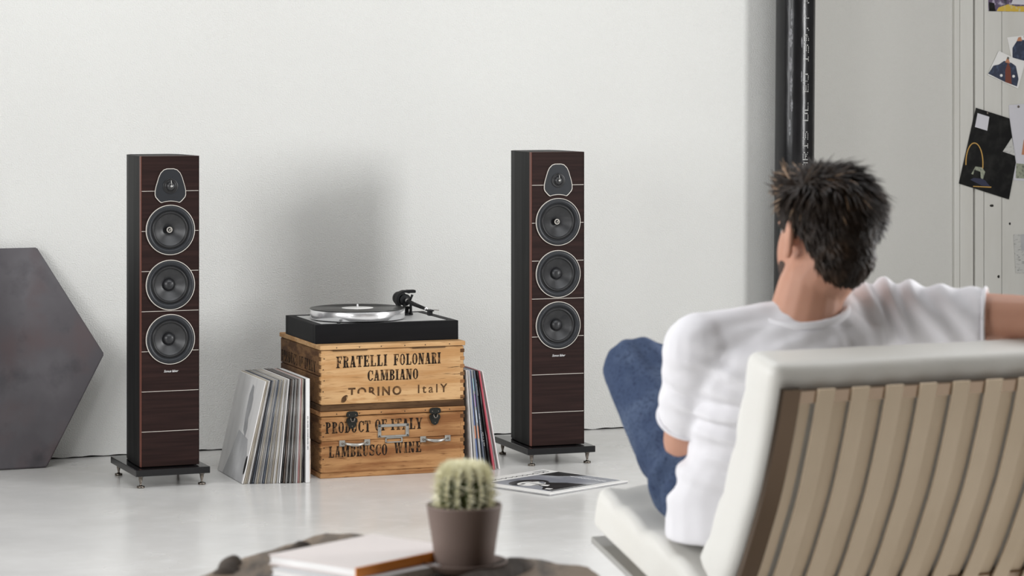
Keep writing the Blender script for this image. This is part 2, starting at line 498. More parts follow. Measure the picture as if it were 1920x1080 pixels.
# ------------------------------------------------------------------ dark hexagonal panel leaning on the wall
M['slate'] = mat('mottled_dark_metal', (0.105, 0.097, 0.105), 0.6, spec=0.2, var=[(4.0, (0.155, 0.148, 0.158), 0.45, 0.75), (6.5, (0.12, 0.088, 0.090), 0.5, 0.75), (9, (0.06, 0.056, 0.062), 0.55, 0.8)])
HS = 0.402
hexo = thing('hexagonal_panel', 'large dark mottled hexagonal panel leaning against the white wall', 'panel', room_pt(-0.228, -0.172, 0.0), ROOM_YAW)
m_ = MB()
hp = [(HS * math.cos(R(60 * k)), HS * math.sin(R(60 * k)) + HS * math.sin(R(60))) for k in range(6)]
bm = bmesh.new()
vv = [bm.verts.new((x, -0.012, z)) for x, z in hp]; ww = [bm.verts.new((x, 0.012, z)) for x, z in hp]
bm.faces.new(vv); bm.faces.new(ww[::-1])
for i in range(6): bm.faces.new((vv[i], ww[i], ww[(i + 1) % 6], vv[(i + 1) % 6]))
bmesh.ops.bevel(bm, geom=bm.edges[:], offset=0.003, segments=2, affect='EDGES')
m_.bm(bm)
pl = m_.build('panel_face', M['slate'], hexo, None, (R(-12.0), 0, 0))
m_ = MB()
ih = [(x * 0.86, (z - HS * 0.866) * 0.86 + HS * 0.866) for x, z in hp]
ih2 = [(x * 0.82, (z - HS * 0.866) * 0.82 + HS * 0.866) for x, z in hp]
m_.ring_outline(ih, ih2, 0.012, 0.022).build('back_frame', M['black_matt'], hexo, None, (R(-12.0), 0, 0))

# ------------------------------------------------------------------ loudspeakers
def chaikin(pts, it=2, closed=True):
    for _ in range(it):
        q = []
        n = len(pts)
        for i in range(n):
            a, b = pts[i], pts[(i + 1) % n]
            q += [(a[0] * .8 + b[0] * .2, a[1] * .8 + b[1] * .2), (a[0] * .2 + b[0] * .8, a[1] * .2 + b[1] * .8)]
        pts = q
    return pts

DRIVERS = (0.767, 0.602, 0.439)
_cut = MB()
for zc in DRIVERS: _cut.lathe([(0.0588, -0.032), (0.0588, 0.02)], 56, 'y', (0, 0, zc), smooth=False)
_cutter = bpy.data.objects.new('cutter', _cut.mesh('cutter')); COL.objects.link(_cutter)
def bored(mb, name):
    """the shape with the three driver openings cut out of it"""
    return evaluated(mb.mesh(name), [('BOOLEAN', dict(operation='DIFFERENCE', object=_cutter, solver='EXACT'))])
SPK = {}
def bored_part(key, name, mb_fn, m, parent):
    if key not in SPK: SPK[key] = bored(mb_fn(), name)
    return link(name, SPK[key], m, parent)

def make_speaker(label, loc, rz):
    t = thing('floor_speaker', label, 'speaker', loc, rz, 'pair of floor speakers')
    W, D, Z0, Z1 = 0.09, 0.25, 0.0585, 0.9886
    MB().rbox(-0.114, -0.036, 0.036, 0.114, 0.284, 0.0562, 0.0015).build('base_plate', M['black_gloss'], t)
    MB().box(-0.07, 0.02, 0.0555, 0.07, 0.23, 0.061).build('plinth_spacer', M['black_matt'], t)
    fm = MB().lathe([(0.0115, 0.0), (0.0115, 0.006), (0.005, 0.0065), (0.0028, 0.011), (0.0058, 0.024), (0.0062, 0.031), (0.0078, 0.0315), (0.0078, 0.0365)], 18).mesh('spike_foot')
    for fx in (-0.094, 0.094):
        for fy in (-0.014, 0.262): link('spike_foot', fm, M['gunmetal'], t, (fx, fy, 0))
    # cabinet body narrows a little to the back (lyre form), baffle in front
    bm = bmesh.new()
    lo, hi = [], []
    out = [(-W + 0.0005, 0.016), (-W + 0.0005, 0.09), (-W + 0.004, 0.17), (-W + 0.012, 0.225), (-W + 0.030, D), (W - 0.030, D), (W - 0.012, 0.225), (W - 0.004, 0.17), (W - 0.0005, 0.09), (W - 0.0005, 0.016)]
    lo = [bm.verts.new((x, y, Z0)) for x, y in out]; hi = [bm.verts.new((x, y, Z1)) for x, y in out]
    bm.faces.new(lo); bm.faces.new(hi[::-1])
    for i in range(len(out)): bm.faces.new((lo[i], lo[(i + 1) % len(out)], hi[(i + 1) % len(out)], hi[i]))
    bmesh.ops.recalc_face_normals(bm, faces=bm.faces[:])
    bored_part('cab', 'cabinet', lambda: MB().bm(bm), M['black_ash'], t)
    bored_part('edge', 'red_edge', lambda: MB().box(-W, 0.0125, Z0, W, 0.0165, Z1), M['red_edge'], t)
    for sx in (-1, 1):
        x0, x1 = sorted((sx * W, sx * (W - 0.0026)))
        MB().rbox(x0, 0.0004, Z0, x1, 0.013, Z1, 0.0008, 1).build('red_edge' if sx < 0 else 'shaded_edge', M['red_edge'] if sx < 0 else M['wenge'], t)  # right strip takes the dark veneer: its shade is put into the colour
    # baffle boards between the inlay lines
    zs = [Z0] + [0.164 + 0.12 * k for k in range(7)] + [Z1]
    for a, b in zip(zs[:-1], zs[1:]):
        bored_part(('p', a), 'baffle_panel', lambda: MB().rbox(-W + 0.0027, 0.0, a + 0.0004, W - 0.0027, 0.013, b - 0.0004, 0.0012, 1), M['wenge'], t)
    for z in zs[1:-1]:
        gap = max([0.0] + [math.sqrt(max(0.0, 0.0740 ** 2 - (z - zc) ** 2)) for zc in DRIVERS])
        for x0, x1 in (((-W, W),) if gap == 0 else ((-W, -gap), (gap, W))):
            MB().box(max(x0, -W + 0.0027), -0.0004, z - 0.0007, min(x1, W - 0.0027), 0.004, z + 0.0007).build('inlay_line', M['inlay'], t)
    # tweeter plate
    base = [(-0.030, 0.8475), (-0.020, 0.8512), (0.0, 0.8535), (0.020, 0.8512), (0.030, 0.8475), (0.0525, 0.873), (0.0285, 0.9515), (-0.0285, 0.9515), (-0.0525, 0.873)]
    po = chaikin(base, 2)
    cx, cz = 0.0, 0.899
    inn = [(cx + (x - cx) * 0.965, cz + (z - cz) * 0.965) for x, z in po]
    tw = MB().prism(inn, -0.0035, 0.001).build('tweeter_plate', M['driver_ring'], t)
    MB().ring_outline(po, inn, -0.0040, 0.001).build('trim', M['inlay'], tw)
    c = (0, -0.0035, 0.8985)
    MB().lathe([(0.0235, 0.0), (0.0225, 0.0022), (0.019, 0.001), (0.0165, 0.0008), (0.0160, 0.0035), (0.0145, 0.0040)], 32, 'y', c, cap=False).build('dome_surround', M['rubber'], tw)
    MB().lathe([(0.0150, 0.001), (0.0135, 0.0055), (0.0100, 0.0092), (0.0055, 0.0112), (0.0, 0.0118)], 28, 'y', c).build('dome', M['cone'], tw)
    m_ = MB().tube([(0, -0.0045, 0.9215), (0, -0.013, 0.915), (0, -0.0165, 0.9035)], 0.0011, 8)
    m_.lathe([(0.0, 0.0100), (0.0036, 0.0108), (0.0040, 0.0128), (0.0022, 0.0142), (0.0, 0.0145)], 16, 'y', c)
    m_.build('damper_bar', M['steel'], tw)
    tm = text_mesh('LUMINA', 0.009, spacing=1.5)
    link('lettering', tm, M['print_dark'], tw, (0, -0.0037, 0.862), (R(90), 0, 0))
    # cone drivers
    for i, zc in enumerate((0.767, 0.602, 0.439)):
        c = (0, 0, zc)
        d = MB().lathe([(0.0738, 0.0), (0.0735, 0.0042), (0.0600, 0.0046), (0.0592, 0.0010), (0.0575, 0.0)], 56, 'y', c, cap=False).build('midrange_driver' if i == 0 else 'woofer', M['driver_ring'], t)
        MB().lathe([(0.0755, 0.0005), (0.0755, 0.0040), (0.0748, 0.0052), (0.0738, 0.0052), (0.0734, 0.0042)], 56, 'y', c, cap=False).build('trim_ring', M['inlay'], d)
        MB().lathe([(0.0592, 0.0012), (0.0570, -0.0020), (0.0545, 0.0020), (0.0518, 0.0040), (0.0490, 0.0020), (0.0470, -0.0015)], 56, 'y', c, cap=False).build('surround', M['rubber'], d)
        prof = [(0.0482, 0.0000), (0.0470, -0.0008), (0.040, -0.0045), (0.030, -0.0098), (0.022, -0.0140), (0.016, -0.0165)]
        if i == 0: prof += [(0.0105, -0.0185), (0.0, -0.0185)]
        MB().lathe(prof, 56, 'y', c, cap=False).build('cone', M['cone'], d)
        if i == 0:
            MB().lathe([(0.0100, -0.019), (0.0100, -0.0085), (0.0094, -0.0075), (0.0, -0.0068)], 32, 'y', c).build('phase_plug', M['black_matt'], d)
            m2 = MB()
            for r0 in (0.0088, 0.0070):
                m2.lathe([(r0, -0.0070), (r0 - 0.0006, -0.0064), (r0 - 0.0011, -0.0070)], 32, 'y', c, cap=False)
            for k in range(20):
                a = 2 * PI * k / 20
                m2.ball((0.0079 * math.cos(a), 0.0066, zc + 0.0079 * math.sin(a)), 0.0004, 6, 4)
            m2.build('emblem_ring', M['inlay'], d)
            link('emblem', text_mesh('sf', 0.009, shear=0.25, extrude=0.0002), M['inlay'], d, (0, 0.0062, zc - 0.0026), (R(90), 0, 0))
        else:
            MB().lathe([(0.0185, -0.0160), (0.0175, -0.0125), (0.0145, -0.0080), (0.0100, -0.0050), (0.0050, -0.0036), (0.0, -0.0032)], 40, 'y', c).build('dust_cap', M['cone'], d)
            m2 = MB()
            for r0 in (0.0085, 0.0060):
                m2.lathe([(r0, -0.0038), (r0 - 0.0004, -0.0034), (r0 - 0.0009, -0.0038)], 28, 'y', c, cap=False)
            m2.build('emblem_ring', M['driver_ring'], d)
    link('lettering', text_mesh('Sonus faber', 0.0102, shear=0.35, spacing=0.92, extrude=0.0001), M['print_white'], t, (0.002, -0.0004, 0.340), (R(90), 0, 0))
    return t
make_speaker('tall dark wood floor speaker beside the hexagonal panel', (-1.026, 8.004, 0), R(22))
make_speaker('tall dark wood floor speaker behind the sleeve lying on the floor', (0.1455, 8.46, 0), R(19.5))
bpy.data.objects.remove(_cutter)

# ------------------------------------------------------------------ stencilled slab-serif lettering (shapes drawn here)
def glyph(ch):
    """list of polygons in a box of height 1, and the width"""
    S, Hh, F = 0.19, 0.085, 0.085      # stem, hairline, slab thickness
    P = []
    def rect(x0, y0, x1, y1): P.append([(x0, y0), (x1, y0), (x1, y1), (x0, y1)])
    def line(a, b, w):
        P.append([(a[0] - w / 2, a[1]), (a[0] + w / 2, a[1]), (b[0] + w / 2, b[1]), (b[0] - w / 2, b[1])])
    def slab(x, y, w=0.34): rect(x - w / 2, y, x + w / 2, y + F)
    def arc(cx, cy, rx, ry, a0, a1, n=14):
        pts = []
        for k in range(n + 1):
            a = R(a0 + (a1 - a0) * k / n)
            c_, s_ = math.cos(a), math.sin(a)
            w = Hh + (S - Hh) * abs(c_) ** 1.5
            pts.append(((cx + rx * c_, cy + ry * s_), (cx + (rx - w) * c_, cy + (ry - Hh - (w - Hh) * 0.2) * s_)))
        for p, q in zip(pts[:-1], pts[1:]): P.append([p[0], q[0], q[1], p[1]])
    def tick(x, y0, y1, w=0.075): rect(x - w / 2, y0, x + w / 2, y1)
    W = 0.56
    if ch == 'I': W = 0.34; rect(.17 - S / 2, 0, .17 + S / 2, 1); slab(.17, 0); slab(.17, 1 - F)
    elif ch in 'LEF':
        rect(.08, 0, .08 + S, 1); slab(.175, 0); slab(.175, 1 - F)
        if ch in 'LE': rect(.1, 0, .54, F); tick(.51, 0, .30)
        if ch in 'EF': rect(.1, 1 - F, .54, 1); tick(.51, .72, 1); rect(.2, .47, .42, .47 + F); tick(.40, .36, .66)
    elif ch == 'T': rect(.28 - S / 2, 0, .28 + S / 2, 1); slab(.28, 0); rect(0, 1 - F, .56, 1); tick(.035, .70, 1); tick(.525, .70, 1)
    elif ch in 'PRBD':
        rect(.07, 0, .07 + S, 1); slab(.165, 0); slab(.14, 1 - F, .26)
        if ch == 'D': arc(.24, .5, .32, .5, -90, 90); rect(.1, 0, .26, F); rect(.1, 1 - F, .26, 1)
        else:
            arc(.26, .745, .27, .255, -90, 90); rect(.1, 1 - F, .28, 1); rect(.1, .49, .28, .49 + Hh)
            if ch == 'B': arc(.26, .265, .30, .265, -90, 90); rect(.1, 0, .28, F)
            if ch == 'R': P.append([(.30, .50), (.44, .46), (.53, .0), (.36, .0)]); slab(.47, 0, .2)
    elif ch == 'O': arc(.28, .5, .28, .5, 0, 360, 32)
    elif ch == 'C': arc(.30, .5, .30, .5, 50, 310, 26); tick(.52, .62, .97, .085); rect(.42, .14, .56, .24)
    elif ch == 'U': rect(.05, .25, .05 + S, 1); rect(.46, .25, .53, 1); arc(.29, .28, .24, .28, 180, 360, 16); slab(.145, 1 - F, .29); slab(.49, 1 - F, .24); W = .62
    elif ch == 'A': line((.10, 0), (.27, 1), .085); line((.45, 0), (.30, 1), .20); rect(.16, .27, .42, .27 + Hh); slab(.10, 0, .24); slab(.45, 0, .30); slab(.28, 1 - F, .2); W = .58
    elif ch == 'N': rect(.07, 0, .15, 1); rect(.46, 0, .54, 1); line((.46, 0), (.15, 1), .20); slab(.11, 0, .24); slab(.13, 1 - F, .26); slab(.50, 1 - F, .24); W = .62
    elif ch == 'M': rect(.07, 0, .14, 1); rect(.60, 0, .60 + S, 1); line((.37, 0.05), (.17, 1), .18); line((.37, 0.05), (.62, 1), .07); slab(.10, 0, .22); slab(.69, 0, .30); slab(.11, 1 - F, .24); slab(.69, 1 - F, .28); W = .84
    elif ch == 'W': line((.22, 0), (.09, 1), .17); line((.22, 0), (.40, 1), .06); line((.56, 0), (.42, 1), .17); line((.56, 0), (.74, 1), .06); slab(.09, 1 - F, .26); slab(.42, 1 - F, .22); slab(.74, 1 - F, .2); W = .84
    elif ch == 'Y': rect(.28 - S / 2, 0, .28 + S / 2, .5); line((.26, .42), (.08, 1), .18); line((.31, .42), (.50, 1), .075); slab(.28, 0); slab(.08, 1 - F, .26); slab(.50, 1 - F, .2); W = .6
    elif ch == 'S': arc(.27, .735, .25, .265, 20, 270, 16); arc(.27, .265, .27, .265, -160, 90, 16); tick(.47, .70, .98, .08); tick(.04, .04, .32, .08)
    elif ch == ' ': W = .30
    return P, W

def slab_text(body, x0, z0, h, width, y, rise=0.0, fit=True):
    """flat printed words on a plane facing -y, starting at (x0, z0); stretched to the given width"""
    gl = [glyph(c) for c in body]
    tot = sum(w + 0.09 for _, w in gl) - 0.09
    kx = width / tot
    m_ = MB(); x = 0.0
    for P, w in gl:
        for poly in P:
            # split by stencil bridge: keep polygons, shrink a hair so the joints show
            m_.add([(x0 + (x + px) * kx, y, z0 + pz * h + rise * (x + px) * kx) for px, pz in poly], [tuple(range(len(poly)))])
        x += w + 0.09
    return m_

# ------------------------------------------------------------------ two wooden wine crates
CY = R(20.0)
CRATE = (-0.584, 8.135)
CW, CD = 0.463, 0.470
def plank(parent, name, x0, y0, z0, x1, y1, z1, m, r=0.002):
    return MB().rbox(x0, y0, z0, x1, y1, z1, r, 1).build(name, m, parent)

def crate_box(name, label, z, h, front_rows, fm, side_m, lid, base_h):
    t = thing(name, label, 'crate', (CRATE[0], CRATE[1], z), CY, 'old wooden wine crates')
    T = 0.014
    zl = h - lid
    fb = []
    for a, b in front_rows:
        fb.append(plank(t, 'front_board', 0.002, 0.0, a + 0.0005, CW - 0.002, T, b - 0.0005, fm))
    rows = [(base_h, base_h + (zl - base_h) * 0.52), (base_h + (zl - base_h) * 0.52, zl)]
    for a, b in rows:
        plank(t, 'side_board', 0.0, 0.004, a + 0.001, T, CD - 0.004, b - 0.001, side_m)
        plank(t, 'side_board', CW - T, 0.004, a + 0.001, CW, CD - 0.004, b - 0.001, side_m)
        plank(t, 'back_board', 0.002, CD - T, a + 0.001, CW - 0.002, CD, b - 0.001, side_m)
    plank(t, 'base_board', -0.001, 0.001, 0.0, CW + 0.001, CD, base_h, M['wood_dark'] if z > 0 else fm)
    # finger joints at the front corners
    n = 7
    for k in range(n):
        a = base_h + (zl - base_h) * (k + 0.15) / n; b = base_h + (zl - base_h) * (k + 0.62) / n
        plank(t, 'finger_joint', -0.001, -0.0012, a, 0.0125, T + 0.001, b, fm, 0.001)
        plank(t, 'finger_joint', CW - 0.0125, -0.0012, a, CW + 0.001, T + 0.001, b, M['wood_mid'] if k % 3 else M['wood_side'], 0.001)
    lo = plank(t, 'lid', -0.003, -0.004, zl + 0.001, CW + 0.003, CD + 0.002, h, M['wood_pale'] if z > 0 else M['wood_mid'], 0.002)
    nm = MB().lathe([(0.0018, 0.0), (0.0016, 0.0006), (0.0, 0.0008)], 8, 'y').mesh('nail')
    for k in range(6):
        link('nail', nm, M['wood_dark'], lo, (0.05 + k * 0.072 + 0.006 * math.sin(k * 3), -0.004, zl + lid * 0.5))
    for k in range(4):
        link('nail', nm, M['gap'], t, (0.008 + 0.003 * (k % 2), -0.0013, base_h + (zl - base_h) * (0.25 + 0.2 * k)))
    return t, fb, zl

low, low_fb, zl = crate_box('wine_crate', 'lower wooden wine crate with steel handles and black latches, on the floor', 0.0, 0.2035, [(0.016, 0.112), (0.112, 0.1875)], M['wood_mid'], M['wood_side'], 0.015, 0.016)
up, up_fb, zl2 = crate_box('wine_crate', 'upper wooden wine crate marked TORINO Italy, under the turntable', 0.2040, 0.2020, [(0.020, 0.1865)], M['wood_pale'], M['wood_side'], 0.0150, 0.0195)
YT = -0.0007
k_ = CW / 272.0
def px(x): return (x - 603) * k_
slab_text('FRATELLI', px(632), 0.1320, 0.0350, 0.163, YT, 0.012).build('lettering', M['ink'], up_fb[0])
slab_text('FOLONARI', px(740), 0.1340, 0.0345, 0.153, YT, 0.004).build('lettering', M['ink'], up_fb[0])
slab_text('CAMBIANO', px(691), 0.0890, 0.0325, 0.163, YT).build('lettering', M['ink'], up_fb[0])
def plain_text(body, x, z, size, m, parent, spacing=1.1, sx=1.0, bold=0.0):
    o = link('lettering', text_mesh(body, size, spacing=spacing, align='LEFT', bold=bold), m, parent, (x, YT, z), (R(90), 0, 0))
    o.scale = (sx, 1, 1)
    return o
plain_text('TORINO', px(655), 0.0435, 0.0375, M['ink_faded'], up_fb[0], 1.32, 0.97, 0.0011)
plain_text('ItalY', px(785), 0.0455, 0.0375, M['ink_faded'], up_fb[0], 1.42, 0.97, 0.0004)
slab_text('PRODUCT', px(612), 0.137, 0.0345, 0.143, YT).build('lettering', M['ink'], low_fb[1])
slab_text('OF', px(705), 0.139, 0.0345, 0.038, YT).build('lettering', M['ink'], low_fb[1])
slab_text('ITALY', px(735), 0.139, 0.0345, 0.102, YT).build('lettering', M['ink'], low_fb[1])
slab_text('LAMBRUSCO', px(618), 0.063, 0.0345, 0.187, YT).build('lettering', M['ink'], low_fb[0])
slab_text('WINE', px(742), 0.067, 0.0335, 0.086, YT).build('lettering', M['ink'], low_fb[0])
# the same stamp on the upper crate's left side, running along its depth
for body, d0, w in (('PRODUCT', 0.455, 0.195), ('OF', 0.245, 0.050), ('ITALY', 0.180, 0.125)):
    o = slab_text(body, 0, 0, 0.034, w, -0.0004).build('lettering', M['ink'], up)
    o.location = (0, d0, 0.115); o.rotation_euler = (0, 0, R(-90))
# worn scrape marks and splits
MB().prism(chaikin([(px(668), 0.050), (px(690), 0.056), (px(706), 0.045), (px(712), 0.026), (px(700), 0.021), (px(672), 0.022), (px(652), 0.030), (px(650), 0.045)], 2), -0.0009, 0.0).build('scrape', M['wood_raw'], up_fb[0])
MB().prism(chaikin([(px(641), 0.026), (px(648), 0.026), (px(655), 0.044), (px(651), 0.050), (px(643), 0.042)], 1), -0.0009, 0.0).build('scrape', M['ink_faded'], up_fb[0])
for (x0, z0, w, h, a) in ((px(856), 0.122, 0.05, 0.0014, 0.06), (px(842), 0.102, 0.03, 0.001, 0.0), (px(862), 0.100, 0.04, 0.0015, 0.03)):
    c_, s_ = math.cos(a), math.sin(a)
    pts = [(-w / 2, 0), (-w * 0.2, -h / 2), (w * 0.2, -h * 0.4), (w / 2, 0), (w * 0.1, h / 2), (-w * 0.25, h * 0.45)]
    MB().add([(x0 + p * c_ - q * s_, YT + 0.0001, z0 + p * s_ + q * c_) for p, q in pts], [tuple(range(6))]).build('split', M['ink'], up_fb[0])
# rusty hinge strips under the upper lid
for x0, x1 in ((px(625), px(690)), (px(775), px(838))):
    MB().tube([(x0, -0.003, zl2 - 0.001), ((x0 + x1) / 2, -0.0036, zl2 - 0.0012), (x1, -0.003, zl2 - 0.001)], 0.0022, 8).build('hinge_strip', M['wood_dark'], up)
M['iron'] = mat('black_iron', (0.018, 0.019, 0.016), 0.45, metal=0.5, bump=(120, 0.4, 0.001))
M['pewter'] = mat('dull_zinc', (0.50, 0.49, 0.46), 0.36, metal=0.9, var=(40, (0.30, 0.29, 0.27), 0.5, 0.75))
def latch(x):
    lt = MB().prism(chaikin([(x - 0.016, 0.184), (x + 0.016, 0.184), (x + 0.019, 0.194), (x + 0.014, 0.203), (x - 0.014, 0.203), (x - 0.019, 0.194)], 1), -0.008, 0.0).build('latch', M['iron'], low)
    MB().prism(chaikin([(x, 0.148), (x + 0.010, 0.154), (x + 0.013, 0.164), (x + 0.018, 0.172), (x + 0.015, 0.183), (x - 0.015, 0.183), (x - 0.018, 0.172), (x - 0.013, 0.164), (x - 0.010, 0.154)], 1), -0.0055, 0.0).build('hasp', M['iron'], lt)
    m_ = MB().tube([(x - 0.006, -0.007, 0.185), (x - 0.006, -0.012, 0.180), (x - 0.004, -0.012, 0.172), (x + 0.004, -0.012, 0.172), (x + 0.006, -0.012, 0.180), (x + 0.006, -0.007, 0.185)], 0.0016, 8)
    for q in (-0.010, 0.010): m_.ball((x + q, -0.008, 0.192), 0.0022, 8, 6)
    m_.ball((x, -0.0055, 0.157), 0.002, 8, 6)
    m_.build('wire_loop', M['gunmetal'], lt)
latch(px(661)); latch(px(818))
def handle(x0, x1, z):
    h_ = MB()
    for s_, x in ((1, x0), (-1, x1)):
        pass
    pts = []
    for k in range(13):
        f = k / 12
        pts.append((x0 + 0.008 + (x1 - x0 - 0.016) * f, -0.003 - 0.016 * math.sin(PI * f) ** 0.6, z - 0.004 * math.sin(PI * f)))
    o = MB().tube(pts, [0.0042 + 0.0012 * math.sin(PI * k / 12) for k in range(13)], 10).build('handle', M['pewter'], low)
    for x in (x0, x1):
        MB().rbox(x - 0.0095, -0.0035, z - 0.0095, x + 0.0095, 0.0, z + 0.0095, 0.0012, 1).build('handle_plate', M['pewter'], o)
        MB().lathe([(0.0036, 0.0030), (0.0034, 0.0048), (0.0, 0.0055)], 12, 'y', (x, 0, z)).build('screw', M['gunmetal'], o)
handle(px(643), px(690), 0.105); handle(px(796), px(843), 0.106)
# card holder
xa, xb, za, zb = px(710), px(769), 0.1175, 0.158
o = MB()
for (a, b, c_, d) in ((xa, xb, zb - 0.009, zb), (xa, xb, za, za + 0.006), (xa, xa + 0.011, za, zb), (xb - 0.011, xb, za, zb)):
    o.rbox(a, -0.0035, c_, b, 0.0, d, 0.001, 1)
card = o.build('card_holder', M['pewter'], low)
o = MB()
xc, xd, zc, zd = px(724), px(757), 0.100, 0.1172
for (a, b, c_, d) in ((xc, xd, zd - 0.004, zd), (xc, xd, zc, zc + 0.004), (xc, xc + 0.005, zc, zd), (xd - 0.005, xd, zc, zd)):
    o.rbox(a, -0.0035, c_, b, 0.0, d, 0.001, 1)
o.build('finger_pull', M['pewter'], card)
for x in (xa + 0.005, xb - 0.005):
    for z in (za + 0.005, zb - 0.005):
        MB().lathe([(0.0022, 0.0030), (0.0020, 0.0046), (0.0, 0.0052)], 10, 'y', (x, 0, z)).build('screw', M['iron'], card)

# ------------------------------------------------------------------ turntable on the upper crate
TT = thing('turntable', 'black turntable with chrome platter on the wooden crates', 'turntable', (-0.603, 8.184, 0.4062), R(19.6))
TW, TD, TH = 0.462, 0.360, 0.0592
o = MB(); b_ = 0.026
o.rbox(0, 0, 0, TW, 0.026, TH, 0.0012, 1); o.rbox(0, TD - b_, 0, TW, TD, TH, 0.0012, 1)
o.rbox(0, 0.0262, 0, b_, TD - b_ - 0.0002, TH, 0.0012, 1); o.rbox(TW - b_, 0.0262, 0, TW, TD - b_ - 0.0002, TH, 0.0012, 1)
o.box(0.01, 0.01, 0.001, TW - 0.01, TD - 0.01, TH - 0.006)
o.build('plinth', M['plinth'], TT)
MB().rbox(b_ + 0.0008, b_ + 0.0008, TH - 0.006, TW - b_ - 0.0008, TD - b_ - 0.0008, TH - 0.0010, 0.001, 1).build('top_plate', M['plate'], TT)
PC = (0.182, 0.164)
MB().lathe([(0.135, TH - 0.001), (0.140, TH + 0.0025), (0.135, TH + 0.0028)], 64, 'z', (PC[0], PC[1], 0)).build('sub_platter', M['rubber'], TT)
pl = MB().lathe([(0.1475, TH + 0.0028), (0.1490, TH + 0.004), (0.1490, TH + 0.0305), (0.1478, TH + 0.0320), (0.144, TH + 0.0324), (0.0, TH + 0.0324)], 96, 'z', (PC[0], PC[1], 0)).build('platter', M['chrome'], TT)
MB().lathe([(0.0032, TH + 0.0324), (0.0032, TH + 0.043), (0.0026, TH + 0.0455), (0.0, TH + 0.0465)], 14, 'z', (PC[0], PC[1], 0)).build('spindle', M['chrome'], pl)
MB().lathe([(0.006, TH - 0.001), (0.006, TH + 0.0016), (0.0, TH + 0.0018)], 14, 'z', (0.085, 0.040, 0)).build('power_button', M['black_matt'], TT)
# tonearm at rest along the right side, headshell towards the viewer
ax, ay = 0.366, 0.256
o = MB(); o.lathe([(0.027, TH - 0.001), (0.027, TH + 0.004), (0.024, TH + 0.006), (0.014, TH + 0.007), (0.013, TH + 0.024), (0.011, TH + 0.026)], 28, 'z', (ax, ay, 0))
o.rbox(ax - 0.012, ay - 0.030, TH + 0.003, ax - 0.006, ay - 0.018, TH + 0.038, 0.001, 1); o.rbox(ax + 0.010, ay - 0.030, TH + 0.003, ax + 0.016, ay - 0.018, TH + 0.034, 0.001, 1)
o.build('tonearm_base', M['black_matt'], TT)
zt = TH + 0.045
o = MB()
o.tube([(ax, ay + 0.075, zt + 0.004), (ax, ay, zt + 0.002), (ax + 0.004, ay - 0.10, zt - 0.006), (ax + 0.012, ay - 0.195, zt - 0.013)], [0.0052, 0.0075, 0.0066, 0.0046], 14)
arm = o.build('tonearm', M['black_matt'], TT)
o = MB()   # C-shaped gimbal yoke around the pivot
arc = []
for k in range(19):
    a = R(60 + 240 * k / 18)
    arc.append((ax + 0.031 * math.cos(a), ay, zt + 0.031 * math.sin(a) + 0.002))
for i in range(18):
    p, q = Vector(arc[i]), Vector(arc[i + 1])
    c_ = Vector((ax, ay, zt + 0.002))
    vs = []
    for base in (p, q):
        for f_ in (1.0, 0.76):
            for dy in (-0.013, 0.013):
                w_ = c_ + (base - c_) * f_
                vs.append((w_.x, w_.y + dy, w_.z))
    o.add(vs, [(0, 1, 5, 4), (2, 6, 7, 3), (0, 4, 6, 2), (1, 3, 7, 5), (0, 2, 3, 1), (4, 5, 7, 6)])
o.rbox(ax + 0.005, ay - 0.013, zt + 0.024, ax + 0.034, ay + 0.013, zt + 0.0335, 0.002, 1)
o.lathe([(0.018, -0.010), (0.019, -0.008), (0.019, 0.008), (0.018, 0.010)], 26, 'y', (ax, ay, zt + 0.002))
o.build('bearing_yoke', M['black_matt'], arm)
o = MB(); o.lathe([(0.020, -0.066), (0.0215, -0.064), (0.0215, -0.040), (0.020, -0.038)], 28, 'y', (ax, ay, zt + 0.003)); o.build('counterweight', M['black_matt'], arm)
MB().lathe([(0.0075, 0.0), (0.0075, 0.013), (0.0, 0.014)], 12, 'y', (ax + 0.0005, ay - 0.020, zt + 0.001)).build('arm_collar', M['steel'], arm)
MB().tube([(ax + 0.002, ay - 0.05, zt + 0.002), (ax + 0.008, ay - 0.056, zt + 0.022)], [0.0028, 0.0040], 10).build('cue_lever', M['black_matt'], TT)
hd = MB()
hd.rbox(ax + 0.006, ay - 0.232, zt - 0.017, ax + 0.024, ay - 0.196, zt - 0.0125, 0.001, 1)
hd.rbox(ax + 0.009, ay - 0.228, zt - 0.031, ax + 0.021, ay - 0.206, zt - 0.0165, 0.0015, 1)
hd.build('headshell', M['black_matt'], arm)
MB().lathe([(0.0058, 0.0), (0.0058, 0.008), (0.0052, 0.009)], 12, 'y', (ax + 0.0115, ay - 0.187, zt - 0.0125)).build('headshell_collar', M['chrome'], arm)
MB().tube([(ax + 0.022, ay - 0.220, zt - 0.0145), (ax + 0.034, ay - 0.222, zt - 0.0135), (ax + 0.043, ay - 0.222, zt - 0.0150)], 0.0011, 8).build('finger_lift', M['gunmetal'], arm)
# the record on the platter
rec = thing('vinyl_record', 'black vinyl record with white label lying on the chrome platter', 'record', (0, 0, 0), 0)
rp = TT.location + Matrix.Rotation(R(19.6), 3, 'Z') @ Vector((PC[0], PC[1], TH + 0.0326))
rec.location = rp
prof = [(0.0036, 0.0), (0.150, 0.0), (0.1505, 0.0010), (0.150, 0.0018), (0.147, 0.0016)]
r0 = 0.146
while r0 > 0.062:
    prof += [(r0, 0.0016), (r0 - 0.0006, 0.0013)]; r0 -= 0.0034
prof += [(0.056, 0.0016), (0.0037, 0.0017)]
MB().lathe(prof, 72).build('disc', M['vinyl'], rec)
MB().lathe([(0.0038, 0.0016), (0.050, 0.0016), (0.050, 0.0020), (0.0038, 0.0020)], 48).build('centre_label', M['paper_white'], rec)

